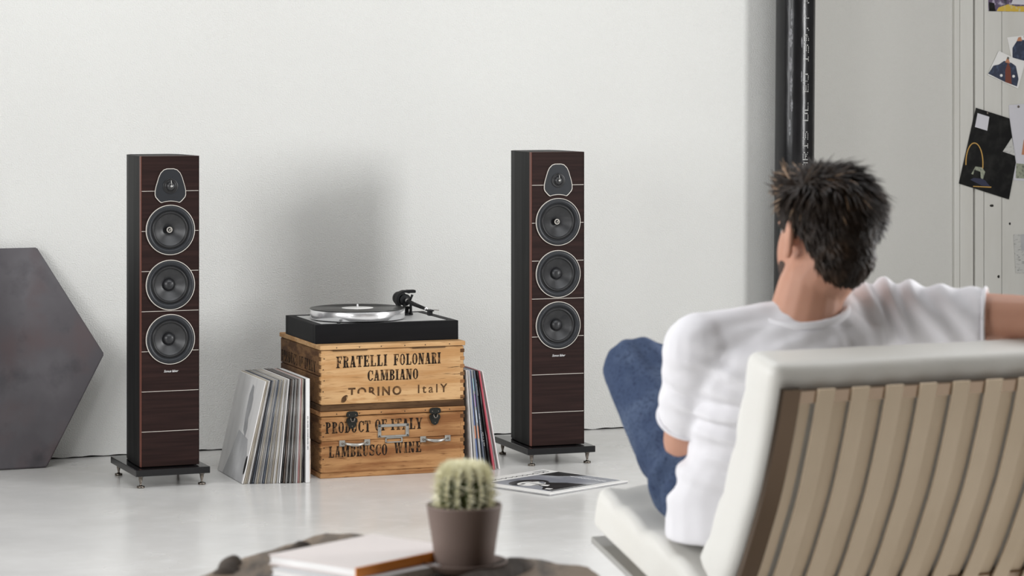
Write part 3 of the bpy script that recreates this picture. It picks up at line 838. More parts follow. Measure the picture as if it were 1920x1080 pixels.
# ------------------------------------------------------------------ record sleeves in two rows beside the crates
LP = 0.314
def sleeve_mesh(th, closed):
    m_ = MB()
    if closed:
        m_.rbox(-th / 2, 0, 0, th / 2, LP, LP, min(0.0009, th * 0.35), 1)
    else:
        c_ = 0.0005
        for s_ in (-1, 1):
            x0, x1 = sorted((s_ * th / 2, s_ * (th / 2 - c_)))
            m_.box(x0, 0.0, 0.0, x1, LP, LP)
        m_.box(-th / 2 + c_, LP - 0.001, 0.0, th / 2 - c_, LP, LP)
        m_.box(-th / 2 + c_, 0.002, 0.0, th / 2 - c_, LP - 0.001, 0.0008)
    return m_.mesh('record_sleeve')
def inner_mesh(th):
    m_ = MB(); n = 14; vs = []
    for k in range(n + 1):
        z = 0.004 + (LP - 0.007) * k / n
        w = 0.0006 * math.sin(k * 1.9)
        y = 0.002 + 0.0015 * math.sin(k * 1.1)
        vs += [(-0.0003 + w, y, z), (0.0003 + w, y, z), (-0.0003, LP - 0.004, z), (0.0003, LP - 0.004, z)]
    fs = []
    for k in range(n):
        a, b = 4 * k, 4 * k + 4
        fs += [(a, a + 1, b + 1, b), (a, b, b + 2, a + 2), (a + 1, a + 3, b + 3, b + 1)]
    return m_.add(vs, fs).mesh('inner_sleeve')
SM = {}
def card_mat(key, c):
    if key not in SM: SM[key] = mat('sleeve_card_' + key, c, 0.45, spec=0.35, var=(25, tuple(q * 0.8 for q in c), 0.45, 0.8), stretch=(1, 1, 0.3))
    return SM[key]
CARD = {'white': (0.78, 0.77, 0.76), 'cream': (0.66, 0.60, 0.50), 'grey': (0.42, 0.41, 0.40), 'dark': (0.045, 0.043, 0.045), 'brown': (0.16, 0.12, 0.10), 'pink': (0.62, 0.33, 0.32), 'blue': (0.18, 0.25, 0.48), 'slate': (0.12, 0.14, 0.18)}
WORD = {'white': 'white', 'cream': 'cream', 'grey': 'grey', 'dark': 'black', 'brown': 'brown', 'pink': 'pinkish', 'blue': 'blue', 'slate': 'dark slate'}
MESH = {}
in_me = inner_mesh(0.003)
def sleeve(label, key, loc, lean, rz, closed, group, th=0.0032):
    k = (round(th, 4), closed)
    if k not in MESH: MESH[k] = sleeve_mesh(th, closed)
    t = thing('record_sleeve', label, 'record', loc, rz, group)
    t.rotation_euler = (0, lean, rz)
    me = MESH[k].copy() if False else MESH[k]
    o = bpy.data.objects.new('cover', me); COL.objects.link(o); o.parent = t
    if not me.materials: me.materials.append(None)
    o.material_slots[0].link = 'OBJECT'; o.material_slots[0].material = card_mat(key, CARD[key])
    if not closed:
        i_ = bpy.data.objects.new('inner_sleeve', in_me); COL.objects.link(i_); i_.parent = t
        if not in_me.materials: in_me.materials.append(M['paper_white'])
    return t
def spine_marks(parent, z0, z1, w, m, seed):
    """print on a spine, too small to read: a run of short upright strokes"""
    r_ = random.Random(seed); mk = MB(); z = z0
    while z < z1:
        h = r_.uniform(0.0012, 0.0026); a = r_.uniform(0.55, 1.0)
        if r_.random() < 0.86: mk.add([(-w * a / 2, -0.0003, z), (w * a / 2, -0.0003, z), (w * a / 2, -0.0003, z + h * 0.7), (-w * a / 2, -0.0003, z + h * 0.7)], [(0, 1, 2, 3)])
        z += h + 0.0008
    mk.build('spine_print', m, parent)['kind'] = 'stuff'
rng = random.Random(11)
seq = ['white', 'cream', 'cream', 'white', 'dark', 'slate', 'grey', 'cream', 'grey', 'white', 'slate', 'cream', 'grey', 'white', 'cream', 'white', 'cream', 'white', 'white',
       'dark', 'brown', 'grey', 'dark', 'grey', 'brown', 'grey', 'white', 'pink', 'cream', 'dark', 'white']
N_ = len(seq)
_u = 'first second third fourth fifth sixth seventh eighth ninth tenth eleventh twelfth thirteenth fourteenth fifteenth sixteenth seventeenth eighteenth nineteenth twentieth'.split()
ORD = _u + ['twenty-' + w for w in _u[:9]] + ['thirtieth', 'thirty-first']
LEFT_LABEL = {0: 'white record sleeve with grey portrait print, outermost of the row left of the crates', N_ - 1: 'white record sleeve standing upright against the left side of the lower crate',
              N_ - 4: 'pinkish record sleeve in the row left of the crates'}
cr = Matrix.Rotation(CY, 3, 'Z')
for i, key in enumerate(seq):
    f = i / (N_ - 1)
    u = -0.2500 + 0.1815 * f if i < N_ - 1 else -0.0580
    lean = R(13.2) * (1 - f) * (0.92 + 0.08 * (1 - f)) + (R(0.6) if 0 < i < N_ - 1 else 0) * f
    v = -0.024 - 0.040 * f + rng.uniform(-0.004, 0.004)
    p = Vector((CRATE[0], CRATE[1], 0)) + cr @ Vector((u, v, 0.0008 + 0.0016 * math.sin(lean)))
    lab = LEFT_LABEL.get(i, '%s record sleeve, %s from the left in the row left of the crates' % (WORD[key], ORD[i]))
    s_ = sleeve(lab, key, p, lean, CY, i in (0, 4, 18, N_ - 1), 'record sleeves left of the crates', 0.0120 if i == N_ - 1 else 0.0032)
    if i == 0:      # print on the outward cover
        M['print_grey'] = mat('grey_print', (0.30, 0.30, 0.31), 0.45, var=(14, (0.42, 0.42, 0.43), 0.4, 0.7))
        M['print_midgrey'] = mat('mid_grey_print', (0.42, 0.42, 0.43), 0.45, var=(9, (0.62, 0.62, 0.62), 0.45, 0.75))
        X_ = -0.0032 / 2 - 0.0002
        def sheet(pts, m, dx=0.0):
            MB().add([(X_ - dx, y, z) for y, z in pts], [tuple(range(len(pts)))]).build('cover_print', m, s_)
        sheet([(0.05, 0.13), (0.17, 0.145), (0.205, 0.07), (0.25, 0.0), (0.01, 0.0), (0.012, 0.07)], M['print_midgrey'])
        sheet([(0.085, 0.13), (0.12, 0.15), (0.135, 0.20), (0.14, 0.26), (0.125, 0.292), (0.105, 0.285), (0.098, 0.262), (0.088, 0.25), (0.086, 0.22), (0.095, 0.19), (0.08, 0.16)], M['print_grey'], 0.0001)
        MB().lathe([(0.022, 0.0), (0.022, 0.0003)], 24, 'z').map(lambda q: Vector((X_ - 0.0002 - q.z, 0.012 + q.x * 0.5, 0.055 + q.y * 1.3))).build('cover_print', M['black_matt'], s_)
    if i == N_ - 1:
        spine_marks(s_, 0.10, 0.20, 0.0045, M['print_dark'], 1)
        # clear plastic outer sleeve bulging at the front
        M['clear'] = mat('clear_plastic', (0.88, 0.90, 0.90), 0.12, spec=0.5, trans=0.92)
        m_ = MB(); n = 18; vs = []
        for k in range(n + 1):
            z = 0.004 + 0.13 * k / n
            b_ = 0.006 * math.sin(PI * k / n)
            vs += [(0.0062 + b_ * 0.2, -0.006, z), (0.0062 + b_ * 0.1, 0.05, z)]
        m_.add(vs, [(2 * k, 2 * k + 2, 2 * k + 3, 2 * k + 1) for k in range(n)], True).build('plastic_sleeve', M['clear'], s_)

RIGHT = [('white', True, 'white record sleeve touching the right side of the crates', 0.0036), ('white', False, 'second white record sleeve from the right side of the crates', 0.004), ('blue', True, 'blue record sleeve leaning at the right side of the crates', 0.0042),
         ('white', False, 'thin white record sleeve between the blue and black ones right of the crates', 0.003), ('slate', True, 'dark slate record sleeve leaning right of the crates', 0.0042), ('dark', True, 'black record sleeve with white spine lettering right of the crates', 0.0040),
         ('dark', False, 'black record sleeve beside the red one right of the crates', 0.0030), ('pink', True, 'red record sleeve leaning right of the crates', 0.0046), ('white', False, 'white record sleeve beside the red one right of the crates', 0.0036), ('white', True, 'outermost white record sleeve right of the crates, next to the speaker', 0.0032)]
CARD['pink'] = (0.50, 0.09, 0.12)
SM.pop('pink', None)
u = CW + 0.012
for i, (key, closed, lab, th) in enumerate(RIGHT):
    f = i / (len(RIGHT) - 1)
    lean = -R(3.6 + 6.9 * f)
    u = CW + 0.028 + 0.088 * f
    p = Vector((CRATE[0], CRATE[1], 0)) + cr @ Vector((u, -0.004 - 0.006 * math.sin(i * 2.1), 0.0008 + th / 2 * math.sin(-lean)))
    s_ = sleeve(lab, key, p, lean, CY, closed, 'record sleeves right of the crates', th)
    if i == 5:
        spine_marks(s_, 0.235, 0.29, 0.0030, M['print_white'], 2); spine_marks(s_, 0.075, 0.125, 0.0030, M['print_white'], 3)
    if i == 4:
        spine_marks(s_, 0.09, 0.18, 0.0024, M['print_white'], 4)
    if i in (2, 3):
        cols = [(0.65, 0.28, 0.16), (0.55, 0.62, 0.70), (0.35, 0.22, 0.45), (0.30, 0.50, 0.58)]
        for k in range(4 if i == 3 else 1):
            MB().box(-th / 2, -0.0004, 0.10 + 0.05 * k, th / 2, 0.0, 0.14 + 0.05 * k).build('spine_print', mat('spine_colour', cols[k], 0.5), s_)

# ------------------------------------------------------------------ record sleeve lying on the floor
ly = thing('record_sleeve', 'black and white record sleeve lying flat on the concrete floor', 'record', (0.1106, 7.795, 0), R(46.5))
LS = 0.350
MB().rbox(0, 0, 0.0045, LS, LS, 0.0072, 0.0008, 1).build('cover', M['paper_white'], ly)
MB().rbox(0.002, 0.002, 0.0006, LS - 0.001, LS - 0.002, 0.0042, 0.0005, 1).build('back_cover', M['print_midgrey'], ly)
M['print_black'] = mat('black_print', (0.012, 0.012, 0.014), 0.3, spec=0.5, var=(18, (0.03, 0.03, 0.035), 0.4, 0.7))
M['print_blue_grey'] = mat('blue_grey_print', (0.24, 0.25, 0.29), 0.35, var=[(7, (0.52, 0.53, 0.56), 0.45, 0.7), (12, (0.06, 0.06, 0.07), 0.6, 0.75)])
def flat(pts, m, z=0.0073):
    MB().add([(x * LS, y * LS, z) for x, y in pts], [tuple(range(len(pts)))]).build('cover_print', m, ly)
def ell(cx, cy, rx, ry, n=18, a0=0, a1=360):
    return [(cx + rx * math.cos(R(a0 + (a1 - a0) * k / n)), cy + ry * math.sin(R(a0 + (a1 - a0) * k / n))) for k in range(n)]
flat([(0.10, 0.07), (0.98, 0.07), (0.98, 0.80), (0.10, 0.80)], M['print_blue_grey'])
flat([(0.98, 0.45), (0.98, 0.80), (0.72, 0.80), (0.78, 0.62)], M['print_black'], 0.00734)
flat([(0.12, 0.08), (0.62, 0.08), (0.55, 0.30), (0.44, 0.46), (0.30, 0.44), (0.24, 0.30), (0.14, 0.22)], M['print_black'], 0.00736)
flat(ell(0.33, 0.55, 0.20, 0.15), M['print_black'], 0.00738)
flat(ell(0.31, 0.50, 0.14, 0.11), M['paper_white'], 0.00740)
for e in ([(0.30, 0.585), (0.40, 0.575), (0.45, 0.52), (0.38, 0.545)], [(0.18, 0.53), (0.26, 0.56), (0.29, 0.545), (0.24, 0.52)], [(0.30, 0.52), (0.325, 0.46), (0.35, 0.455), (0.33, 0.50)], [(0.22, 0.42), (0.30, 0.40), (0.38, 0.43), (0.30, 0.435)]):
    flat(e, M['print_black'], 0.00742)
flat([(0.36, 0.40), (0.44, 0.46), (0.45, 0.54), (0.40, 0.50)], M['print_blue_grey'], 0.00741)
flat([(0.30, 0.30), (0.36, 0.33), (0.34, 0.38), (0.27, 0.36)], M['paper_white'], 0.00742)
flat([(0.17, 0.16), (0.23, 0.17), (0.21, 0.23), (0.16, 0.21)], M['paper_white'], 0.00742)
for k in range(4): flat([(0.12, 0.075 + 0.018 * k), (0.9 - 0.1 * k, 0.075 + 0.018 * k), (0.9 - 0.1 * k, 0.083 + 0.018 * k), (0.12, 0.083 + 0.018 * k)], M['print_black'] if k % 2 else M['print_white'], 0.00744)
# line of handwriting along the edges, a printed box in the far corner
pts = [(0.06 + 0.86 * k / 60, 0.865 + 0.022 * math.sin(k * 1.7) * math.sin(k * 0.37)) for k in range(61)]
MB().tube([(x * LS, y * LS, 0.0074) for x, y in pts], 0.0010, 6).build('cover_print', M['print_black'], ly)
pts = [(0.50 + 0.010 * math.sin(k * 1.3), 0.12 + 0.42 * k / 50 + 0.006 * math.sin(k * 2.3)) for k in range(51)]
MB().tube([(x * LS + 0.12, y * LS, 0.0075) for x, y in pts], 0.0007, 6).build('cover_print', M['print_white'], ly)
flat([(0.80, 0.91), (0.95, 0.91), (0.95, 0.95), (0.80, 0.95)], M['print_midgrey'], 0.00740)

# ------------------------------------------------------------------ white leather lounge chair
M['leather'] = mat('white_leather', (0.76, 0.75, 0.71), 0.42, spec=0.4, var=(3, (0.70, 0.68, 0.63), 0.4, 0.75), bump=(14, 0.22, 0.006))
M['strap'] = mat('cream_belting_leather', (0.74, 0.60, 0.44), 0.5, spec=0.3, var=(6, (0.64, 0.51, 0.36), 0.4, 0.75), stretch=(1, 1, 0.5))
M['steel_dark_reflect'] = mat('steel_bar_painted_reflection', (0.13, 0.092, 0.065), 0.16, metal=1.0)  # brown reflection of the room put into the steel's colour
M['steel_warm_reflect'] = mat('steel_warm_painted_reflection', (0.36, 0.27, 0.20), 0.2, metal=1.0)  # warm orange-brown reflection painted into the bar's colour
CHY = R(25)
chair = thing('lounge_chair', 'white leather lounge chair with strapped back and steel frame, seen from behind', 'chair', (0.4503, 4.45, 0), CHY)
# chair space: x along the width, y forward, z up
BACK = [(-0.006, 0.722), (0.0, 0.696), (0.0225, 0.624), (0.061, 0.523), (0.10, 0.445), (0.145, 0.365), (0.205, 0.285), (0.29, 0.205), (0.42, 0.12), (0.56, 0.045), (0.66, 0.006)]
SEAT = [(0.705, 0.340), (0.60, 0.311), (0.51, 0.286), (0.40, 0.254), (0.30, 0.220), (0.20, 0.172), (0.10, 0.105), (0.02, 0.006)]
def spline(pts, n):
    """evenly spaced points on a smooth curve through pts"""
    P = [Vector((0, a, b)) for a, b in pts]
    P = [P[0] * 2 - P[1]] + P + [P[-1] * 2 - P[-2]]
    dense = []
    for i in range(1, len(P) - 2):
        for k in range(12):
            t = k / 12
            a, b, c, d = P[i - 1], P[i], P[i + 1], P[i + 2]
            dense.append(0.5 * ((2 * b) + (c - a) * t + (2 * a - 5 * b + 4 * c - d) * t * t + (3 * b - a - 3 * c + d) * t ** 3))
    dense.append(P[-2])
    return dense
def along(dense):
    L = [0.0]
    for a, b in zip(dense[:-1], dense[1:]): L.append(L[-1] + (b - a).length)
    def at(s):
        if s <= 0:
            t = (dense[1] - dense[0]).normalized(); return dense[0] + t * s, t
        for i in range(len(L) - 1):
            if L[i + 1] >= s:
                f = (s - L[i]) / max(1e-9, L[i + 1] - L[i])
                j0, j1 = max(0, i - 2), min(len(dense) - 1, i + 3)
                return dense[i].lerp(dense[i + 1], f), (dense[j1] - dense[j0]).normalized()
        return dense[-1], (dense[-1] - dense[-2]).normalized()
    return at, L[-1]
b_at, b_len = along(spline(BACK, 0)); s_at, s_len = along(spline(SEAT, 0))
def bar(at, s0, s1, x0, x1, off0, off1, n=30):
    """flat strip following a profile; off = distance to its front side"""
    m_ = MB(); vs = []
    for k in range(n + 1):
        p, t = at(s0 + (s1 - s0) * k / n)
        nn = Vector((0, -t.z, t.y)) if t.z < -0.0 else Vector((0, -t.z, t.y))
        if nn.y < 0 and abs(t.z) > abs(t.y): nn = -nn
        for x, o in ((x0, off0), (x1, off0), (x1, off1), (x0, off1)):
            q = p + nn * o; vs.append((x, q.y, q.z))
    fs = [(0, 1, 2, 3), (4 * n + 3, 4 * n + 2, 4 * n + 1, 4 * n)]
    for k in range(n):
        for j in range(4):
            fs.append((4 * k + j, 4 * k + 4 + j, 4 * k + 4 + (j + 1) % 4, 4 * k + (j + 1) % 4))
    return m_.add(vs, fs)
CHW = 0.75
for x0 in (0.0, CHW - 0.034):
    m_ = bar(b_at, 0.022, b_len, x0, x0 + 0.034, -0.006, 0.006, 44)
    m_.build('frame_bar', M['steel_dark_reflect'], chair)
    bar(s_at, 0.0, s_len, x0 - 0.001, x0 + 0.033, -0.006, 0.006, 36).build('frame_bar', M['steel'], chair)
for s0 in (0.026, 0.44):
    bar(b_at, s0, s0 + 0.022, 0.0345, CHW - 0.0345, -0.004, 0.006, 2).build('cross_bar', M['steel_warm_reflect'], chair)
for s0 in (0.02, 0.42):
    bar(s_at, s0, s0 + 0.03, 0.03, CHW - 0.03, -0.006, 0.006, 2).build('cross_bar', M['steel_dark_reflect'], chair)
for k in range(10):
    x = 0.066 + 0.068 * k
    bar(b_at, 0.022, 0.50, x, x + 0.033, -0.009, -0.0055, 26).build('strap', M['strap'], chair)
    if k < 9: bar(b_at, 0.050, 0.50, x + 0.036, x + 0.066, 0.0015, 0.0045, 24).build('strap', M['strap'], chair)
bar(b_at, 0.050, 0.50, 0.036, 0.060, 0.0015, 0.0045, 24).build('strap', M['strap'], chair)
for k in range(8):
    x = 0.075 + 0.078 * k
    bar(s_at, 0.02, 0.44, x, x + 0.04, 0.022, 0.025, 12).build('strap', M['strap'], chair)
def cushion(at, s0, s1, x0, x1, off, th, r, tuft):
    V, F = soft_box((x1 - x0) / 2, (s1 - s0) / 2, th / 2, r, (22, 16, 3))
    m_ = MB(); out = []
    for v in V:
        p, t = at((s0 + s1) / 2 + v.y)
        nn = Vector((0, -t.z, t.y))
        if nn.z < 0 and abs(t.y) >= abs(t.z): nn = -nn
        if nn.y < 0 and abs(t.z) > abs(t.y): nn = -nn
        h = v.z
        if v.z > th / 2 - r * 0.6:      # stitched squares with buttons on the front
            gx = abs(math.sin(PI * (v.x - x0) / 0.105)); gy = abs(math.sin(PI * (v.y + 1) / 0.105))
            h += 0.012 * (gx * gy) ** 0.5 - 0.006
        w = 0.004 * noise.noise(Vector((v.x * 9, v.y * 9, v.z * 9 + tuft)))
        q = p + nn * (off + th / 2 + h + w)
        out.append((x0 + (x1 - x0) / 2 + v.x + w, q.y, q.z))
    return m_.add(out, F, True)
cushion(b_at, -0.014, 0.47, -0.012, CHW + 0.012, 0.013, 0.098, 0.022, 0).build('back_cushion', M['leather'], chair)
cushion(s_at, 0.010, 0.485, -0.012, CHW + 0.012, 0.032, 0.082, 0.022, 5).build('seat_cushion', M['leather'], chair)

# ------------------------------------------------------------------ man sitting in the chair
person = thing('person', 'man in white t-shirt and blue jeans sitting in the chair, seen from behind', 'person', (0.45, 4.86, 0.36))
PO = Vector(person.location)
def body_build(name, me, m):
    me.transform(Matrix.Translation(-PO))
    return link(name, me, m, person, None, None, True)
M['skin'] = mat('skin', (0.55, 0.295, 0.205), 0.5, spec=0.35, var=(9, (0.49, 0.245, 0.165), 0.4, 0.75), sss=0.12)
M['tshirt'] = mat('white_cotton', (0.80, 0.79, 0.82), 0.85, spec=0.1, sheen=0.2, bump=(7, 0.35, 0.02))
M['denim'] = mat('blue_denim', (0.050, 0.072, 0.130), 0.85, spec=0.1, var=[(14, (0.095, 0.128, 0.200), 0.45, 0.75), (160, (0.028, 0.040, 0.080), 0.5, 0.7)], bump=(20, 0.3, 0.008))
M['hair'] = mat('dark_brown_hair', (0.014, 0.0078, 0.0045), 0.5, spec=0.22, var=(30, (0.045, 0.025, 0.013), 0.5, 0.75))
M['rim_light_lock'] = mat('rim_lit_hair', (0.24, 0.145, 0.08), 0.45, spec=0.4, var=(30, (0.42, 0.29, 0.19), 0.45, 0.75))  # rim light on the hair, painted as a lighter brown
M['beard'] = mat('dark_stubble', (0.06, 0.035, 0.025), 0.8)
M['eye'] = mat('eye_white', (0.75, 0.74, 0.72), 0.2)
M['iris'] = mat('brown_iris', (0.05, 0.025, 0.012), 0.2)
M['shoe'] = mat('white_canvas_shoe', (0.62, 0.61, 0.58), 0.7)
Rt = Vector((math.cos(CHY), math.sin(CHY), 0)); Fw = Vector((-math.sin(CHY), math.cos(CHY), 0)); UP = Vector((0, 0, 1))
hipL, kneeL, ankL = Vector((0.354, 4.86, 0.478)), Vector((0.238, 5.10, 0.661)), Vector((0.50, 5.40, 0.57))
hipR, kneeR, ankR = Vector((0.535, 4.93, 0.472)), Vector((0.372, 5.31, 0.49)), Vector((0.345, 5.37, 0.095))
shL, elL, wrL = Vector((0.332, 4.705, 0.742)), Vector((0.3135, 4.835, 0.562)), Vector((0.425, 5.055, 0.60))
shR, elR, wrR = Vector((0.675, 4.845, 0.792)), Vector((0.955, 4.772, 0.789)), Vector((1.165, 4.838, 0.800))
neck0, head_c = Vector((0.514, 4.730, 0.775)), Vector((0.555, 4.752, 0.938))
def torso(grow):
    tl = Vector((0, 0, 0.05))
    return [
        (Vector((0.452, 4.872, 0.385)), Rt * (0.168 + grow), Fw * (0.122 + grow)),
        (Vector((0.450, 4.862, 0.470)), Rt * (0.172 + grow), Fw * (0.118 + grow)),
        (Vector((0.473, 4.805, 0.560)), Rt * (0.150 + grow), Fw * (0.104 + grow)),
        (Vector((0.487, 4.765, 0.640)), Rt * (0.160 + grow), Fw * (0.106 + grow)),
        (Vector((0.497, 4.745, 0.705)), (Rt + UP * 0.06) * (0.172 + grow), Fw * (0.105 + grow)),
        (Vector((0.504, 4.745, 0.757)), (Rt + UP * 0.12) * (0.158 + grow), Fw * (0.086 + grow)),
        (Vector((0.510, 4.740, 0.796)), (Rt + UP * 0.12) * (0.088 + grow), Fw * (0.066 + grow)),
        (Vector((0.512, 4.742, 0.808)), (Rt + UP * 0.1) * (0.060 + grow * 0.3), (Fw + UP * 0.2) * (0.050 + grow * 0.3)),
    ]
HY = R(31)     # the head is turned to the left
hx, hy, hz = Vector((math.cos(HY), math.sin(HY), -0.05)).normalized(), Vector((-math.sin(HY), math.cos(HY), 0)), Vector((0.06, 0, 1)).normalized()
HM = Matrix((hx, hy, hz)).transposed()
def H(x, y, z): return head_c + HM @ Vector((x, y, z))
def add_hand(b, wrist, fwd, palm_n, curl, side):
    """palm, four unequal bent fingers and a thumb from the side of the palm"""
    fwd = fwd.normalized(); n_ = (palm_n - fwd * palm_n.dot(fwd)).normalized(); lat = fwd.cross(n_) * side
    b.loft([(wrist, lat * 0.027, n_ * 0.019), (wrist + fwd * 0.035, lat * 0.037, n_ * 0.016), (wrist + fwd * 0.075, lat * 0.041, n_ * 0.014), (wrist + fwd * 0.092, lat * 0.036, n_ * 0.010)])
    for k, (off, ln) in enumerate(((0.030, 0.070), (0.010, 0.080), (-0.010, 0.075), (-0.029, 0.060))):
        p = wrist + fwd * 0.084 + lat * off
        d = fwd.copy(); pts = [p]
        for j, f in enumerate((0.45, 0.32, 0.23)):
            d = (d * math.cos(curl) + n_ * math.sin(curl)).normalized()
            p = p + d * ln * f; pts.append(p)
        b.limb(pts, [0.0092, 0.0086, 0.0080, 0.0070], 10)
    p = wrist + fwd * 0.030 + lat * 0.030
    b.limb([p, p + fwd * 0.026 + lat * 0.022 + n_ * 0.006, p + fwd * 0.056 + lat * 0.026 + n_ * 0.016], [0.0125, 0.0105, 0.0085], 10)

b = MB()
b.loft(torso(-0.012))
b.limb([shL, elL], [0.050, 0.040]); b.limb([elL, elL.lerp(wrL, 0.3), wrL], [0.039, 0.041, 0.027])
b.limb([shR, elR], [0.050, 0.0405]); b.limb([elR, elR.lerp(wrR, 0.3), wrR], [0.0395, 0.041, 0.027])
add_hand(b, wrL, Vector((0.45, 0.55, -0.1)), Vector((0.1, 0.3, -1)), 0.45, 1)
add_hand(b, wrR, Vector((0.85, 0.35, -0.25)), Vector((0, 0, -1)), 0.35, 1)
b.limb([hipL, kneeL, ankL], [0.075, 0.050, 0.036]); b.limb([hipR, kneeR, ankR], [0.075, 0.050, 0.036])
b.limb([neck0, neck0.lerp(head_c, 0.45), H(0, -0.022, -0.05)], [0.066, 0.060, 0.060])
b.limb([neck0 + Vector((0, 0, 0.0)), shL.lerp(neck0, 0.45)], [0.05, 0.04]); b.limb([neck0, shR.lerp(neck0, 0.45)], [0.05, 0.04])
b.ball(H(0, -0.010, 0.026), (0.073, 0.093, 0.084), 24, 16, HM)
b.ball(H(0, 0.030, -0.030), (0.061, 0.066, 0.082), 24, 16, HM)
b.ball(H(0, 0.052, -0.082), (0.040, 0.040, 0.028), 20, 12, HM)
b.ball(H(0, 0.060, 0.020), (0.055, 0.030, 0.014), 18, 10, HM)
b.limb([H(0, 0.090, 0.010), H(0, 0.108, -0.022), H(0, 0.100, -0.030)], [0.010, 0.013, 0.014], 10)
b.ball(H(0, 0.090, -0.058), (0.022, 0.012, 0.006), 14, 8, HM); b.ball(H(0, 0.088, -0.068), (0.020, 0.012, 0.007), 14, 8, HM)
for s_ in (-1, 1):
    er = HM @ Matrix.Rotation(s_ * R(32), 3, 'Z')
    b.ball(H(s_ * 0.083, -0.010, -0.002), (0.0085, 0.022, 0.034), 16, 10, er)
    b.ball(H(s_ * 0.078, -0.002, -0.028), (0.009, 0.013, 0.014), 12, 8, er)
body = body_build('body', skin_over(b, 0.0042, 5, 'body'), M['skin'])
for s_ in (-1, 1):
    m_ = MB().ball(H(s_ * 0.031, 0.066, 0.004) - PO, 0.0115, 14, 10).build('eye', M['eye'], person)
    MB().ball(H(s_ * 0.031, 0.0745, 0.004) - PO, 0.0050, 10, 8).build('iris', M['iris'], m_)
bd = MB(); bd.ball(H(0, 0.048, -0.078), (0.046, 0.047, 0.034), 18, 12, HM)
for s_ in (-1, 1): bd.ball(H(s_ * 0.046, 0.036, -0.056), (0.014, 0.026, 0.028), 14, 10, HM)
body_build('beard', skin_over(bd, 0.004, 4, 'beard'), M['beard'])

# t-shirt: grown over the torso and the upper arms, with folds pulled into it
b = MB()
b.loft(torso(0.012))
hemL = shL.lerp(elL, 0.74); hemR = shR.lerp(elR, 0.63)
def open_sleeve(p, q, r0, r1):
    d = (q - p).normalized()
    a = d.cross(UP if abs(d.z) < 0.8 else Fw).normalized(); c_ = d.cross(a)
    b.loft([(p - d * 0.03, a * r0 * 0.7, c_ * r0 * 0.7), (p, a * r0, c_ * r0), (p.lerp(q, 0.5), a * (r0 + r1) / 2, c_ * (r0 + r1) / 2), (q, a * r1, c_ * r1)])
open_sleeve(shL, hemL, 0.066, 0.056); open_sleeve(shR, hemR, 0.064, 0.0525)
b.ball(shL, 0.066); b.ball(shR, 0.064)
b.limb([neck0 + Vector((-0.01, 0.0, -0.004)), shL + Vector((0.02, 0.005, 0.012))], [0.060, 0.055]); b.limb([neck0 + Vector((0, 0, -0.005)), shR + Vector((-0.01, 0, 0.004))], [0.060, 0.055])
b.limb([shL + Vector((0.03, 0.02, -0.04)), Vector((0.42, 4.75, 0.62))], [0.058, 0.06])
sh_me = skin_over(b, 0.0052, 9, 'shirt')
def folds(me, fn):
    me.calc_loop_triangles() if False else None
    nn = [v.normal.copy() for v in me.vertices]
    for v, n_ in zip(me.vertices, nn):
        v.co += n_ * fn(v.co)
    me.update()
def shirt_fold(p):
    d = 0.0
    # loose creases round the waist where the back bends
    w = math.exp(-((p.z - 0.52) / 0.10) ** 2)
    ph = p.z * 105 + (p.x - 0.4) * 26 + 3.5 * noise.noise(p * 7)
    d += 0.0090 * w * math.sin(ph) * (0.5 + noise.noise(p * 5 + Vector((9, 0, 0))))
    # creases fanning from the raised right shoulder
    w = math.exp(-((p.x - 0.70) / 0.13) ** 2) * (1 if p.z > 0.66 else max(0, 1 - (0.66 - p.z) / 0.1))
    d += 0.0060 * w * math.sin((p.x * 0.95 + p.z * 0.45) * 130 + 3 * noise.noise(p * 9))
    # pulls under the left arm
    w = math.exp(-(((p - Vector((0.37, 4.68, 0.62))).length) / 0.10) ** 2)
    d += 0.0080 * w * math.sin(p.z * 150 + p.x * 40 + 2 * noise.noise(p * 12))
    w = math.exp(-(((p - Vector((0.47, 4.65, 0.77))).length) / 0.12) ** 2)
    d += 0.0030 * w * math.sin(p.z * 140 - p.x * 60 + 2 * noise.noise(p * 8))
    return d + 0.004 * noise.noise(p * 11)
folds(sh_me, shirt_fold)
body_build('t_shirt', sh_me, M['tshirt'])
# neck rib and sleeve hems
def ring(center, ax_a, ax_b, r, name, m, drop=0.0):
    pts = [center + ax_a * math.cos(2 * PI * k / 36) + ax_b * math.sin(2 * PI * k / 36) - UP * drop * abs(math.sin(2 * PI * k / 36)) for k in range(37)]
    me = MB().tube(pts, r, 8).mesh(name)
    return body_build(name, me, m)
ring(Vector((0.514, 4.735, 0.8100)), (Rt + UP * 0.15) * 0.082, (Fw + UP * 0.03) * 0.078, 0.0070, 'neck_rib', M['tshirt'], 0.017)
for p, q, r_ in ((shL, hemL, 0.056), (shR, hemR, 0.0525)):
    d = (q - p).normalized(); a = d.cross(UP if abs(d.z) < 0.8 else Fw).normalized()
    ring(q, a * r_, d.cross(a) * r_, 0.0035, 'sleeve_hem', M['tshirt'])

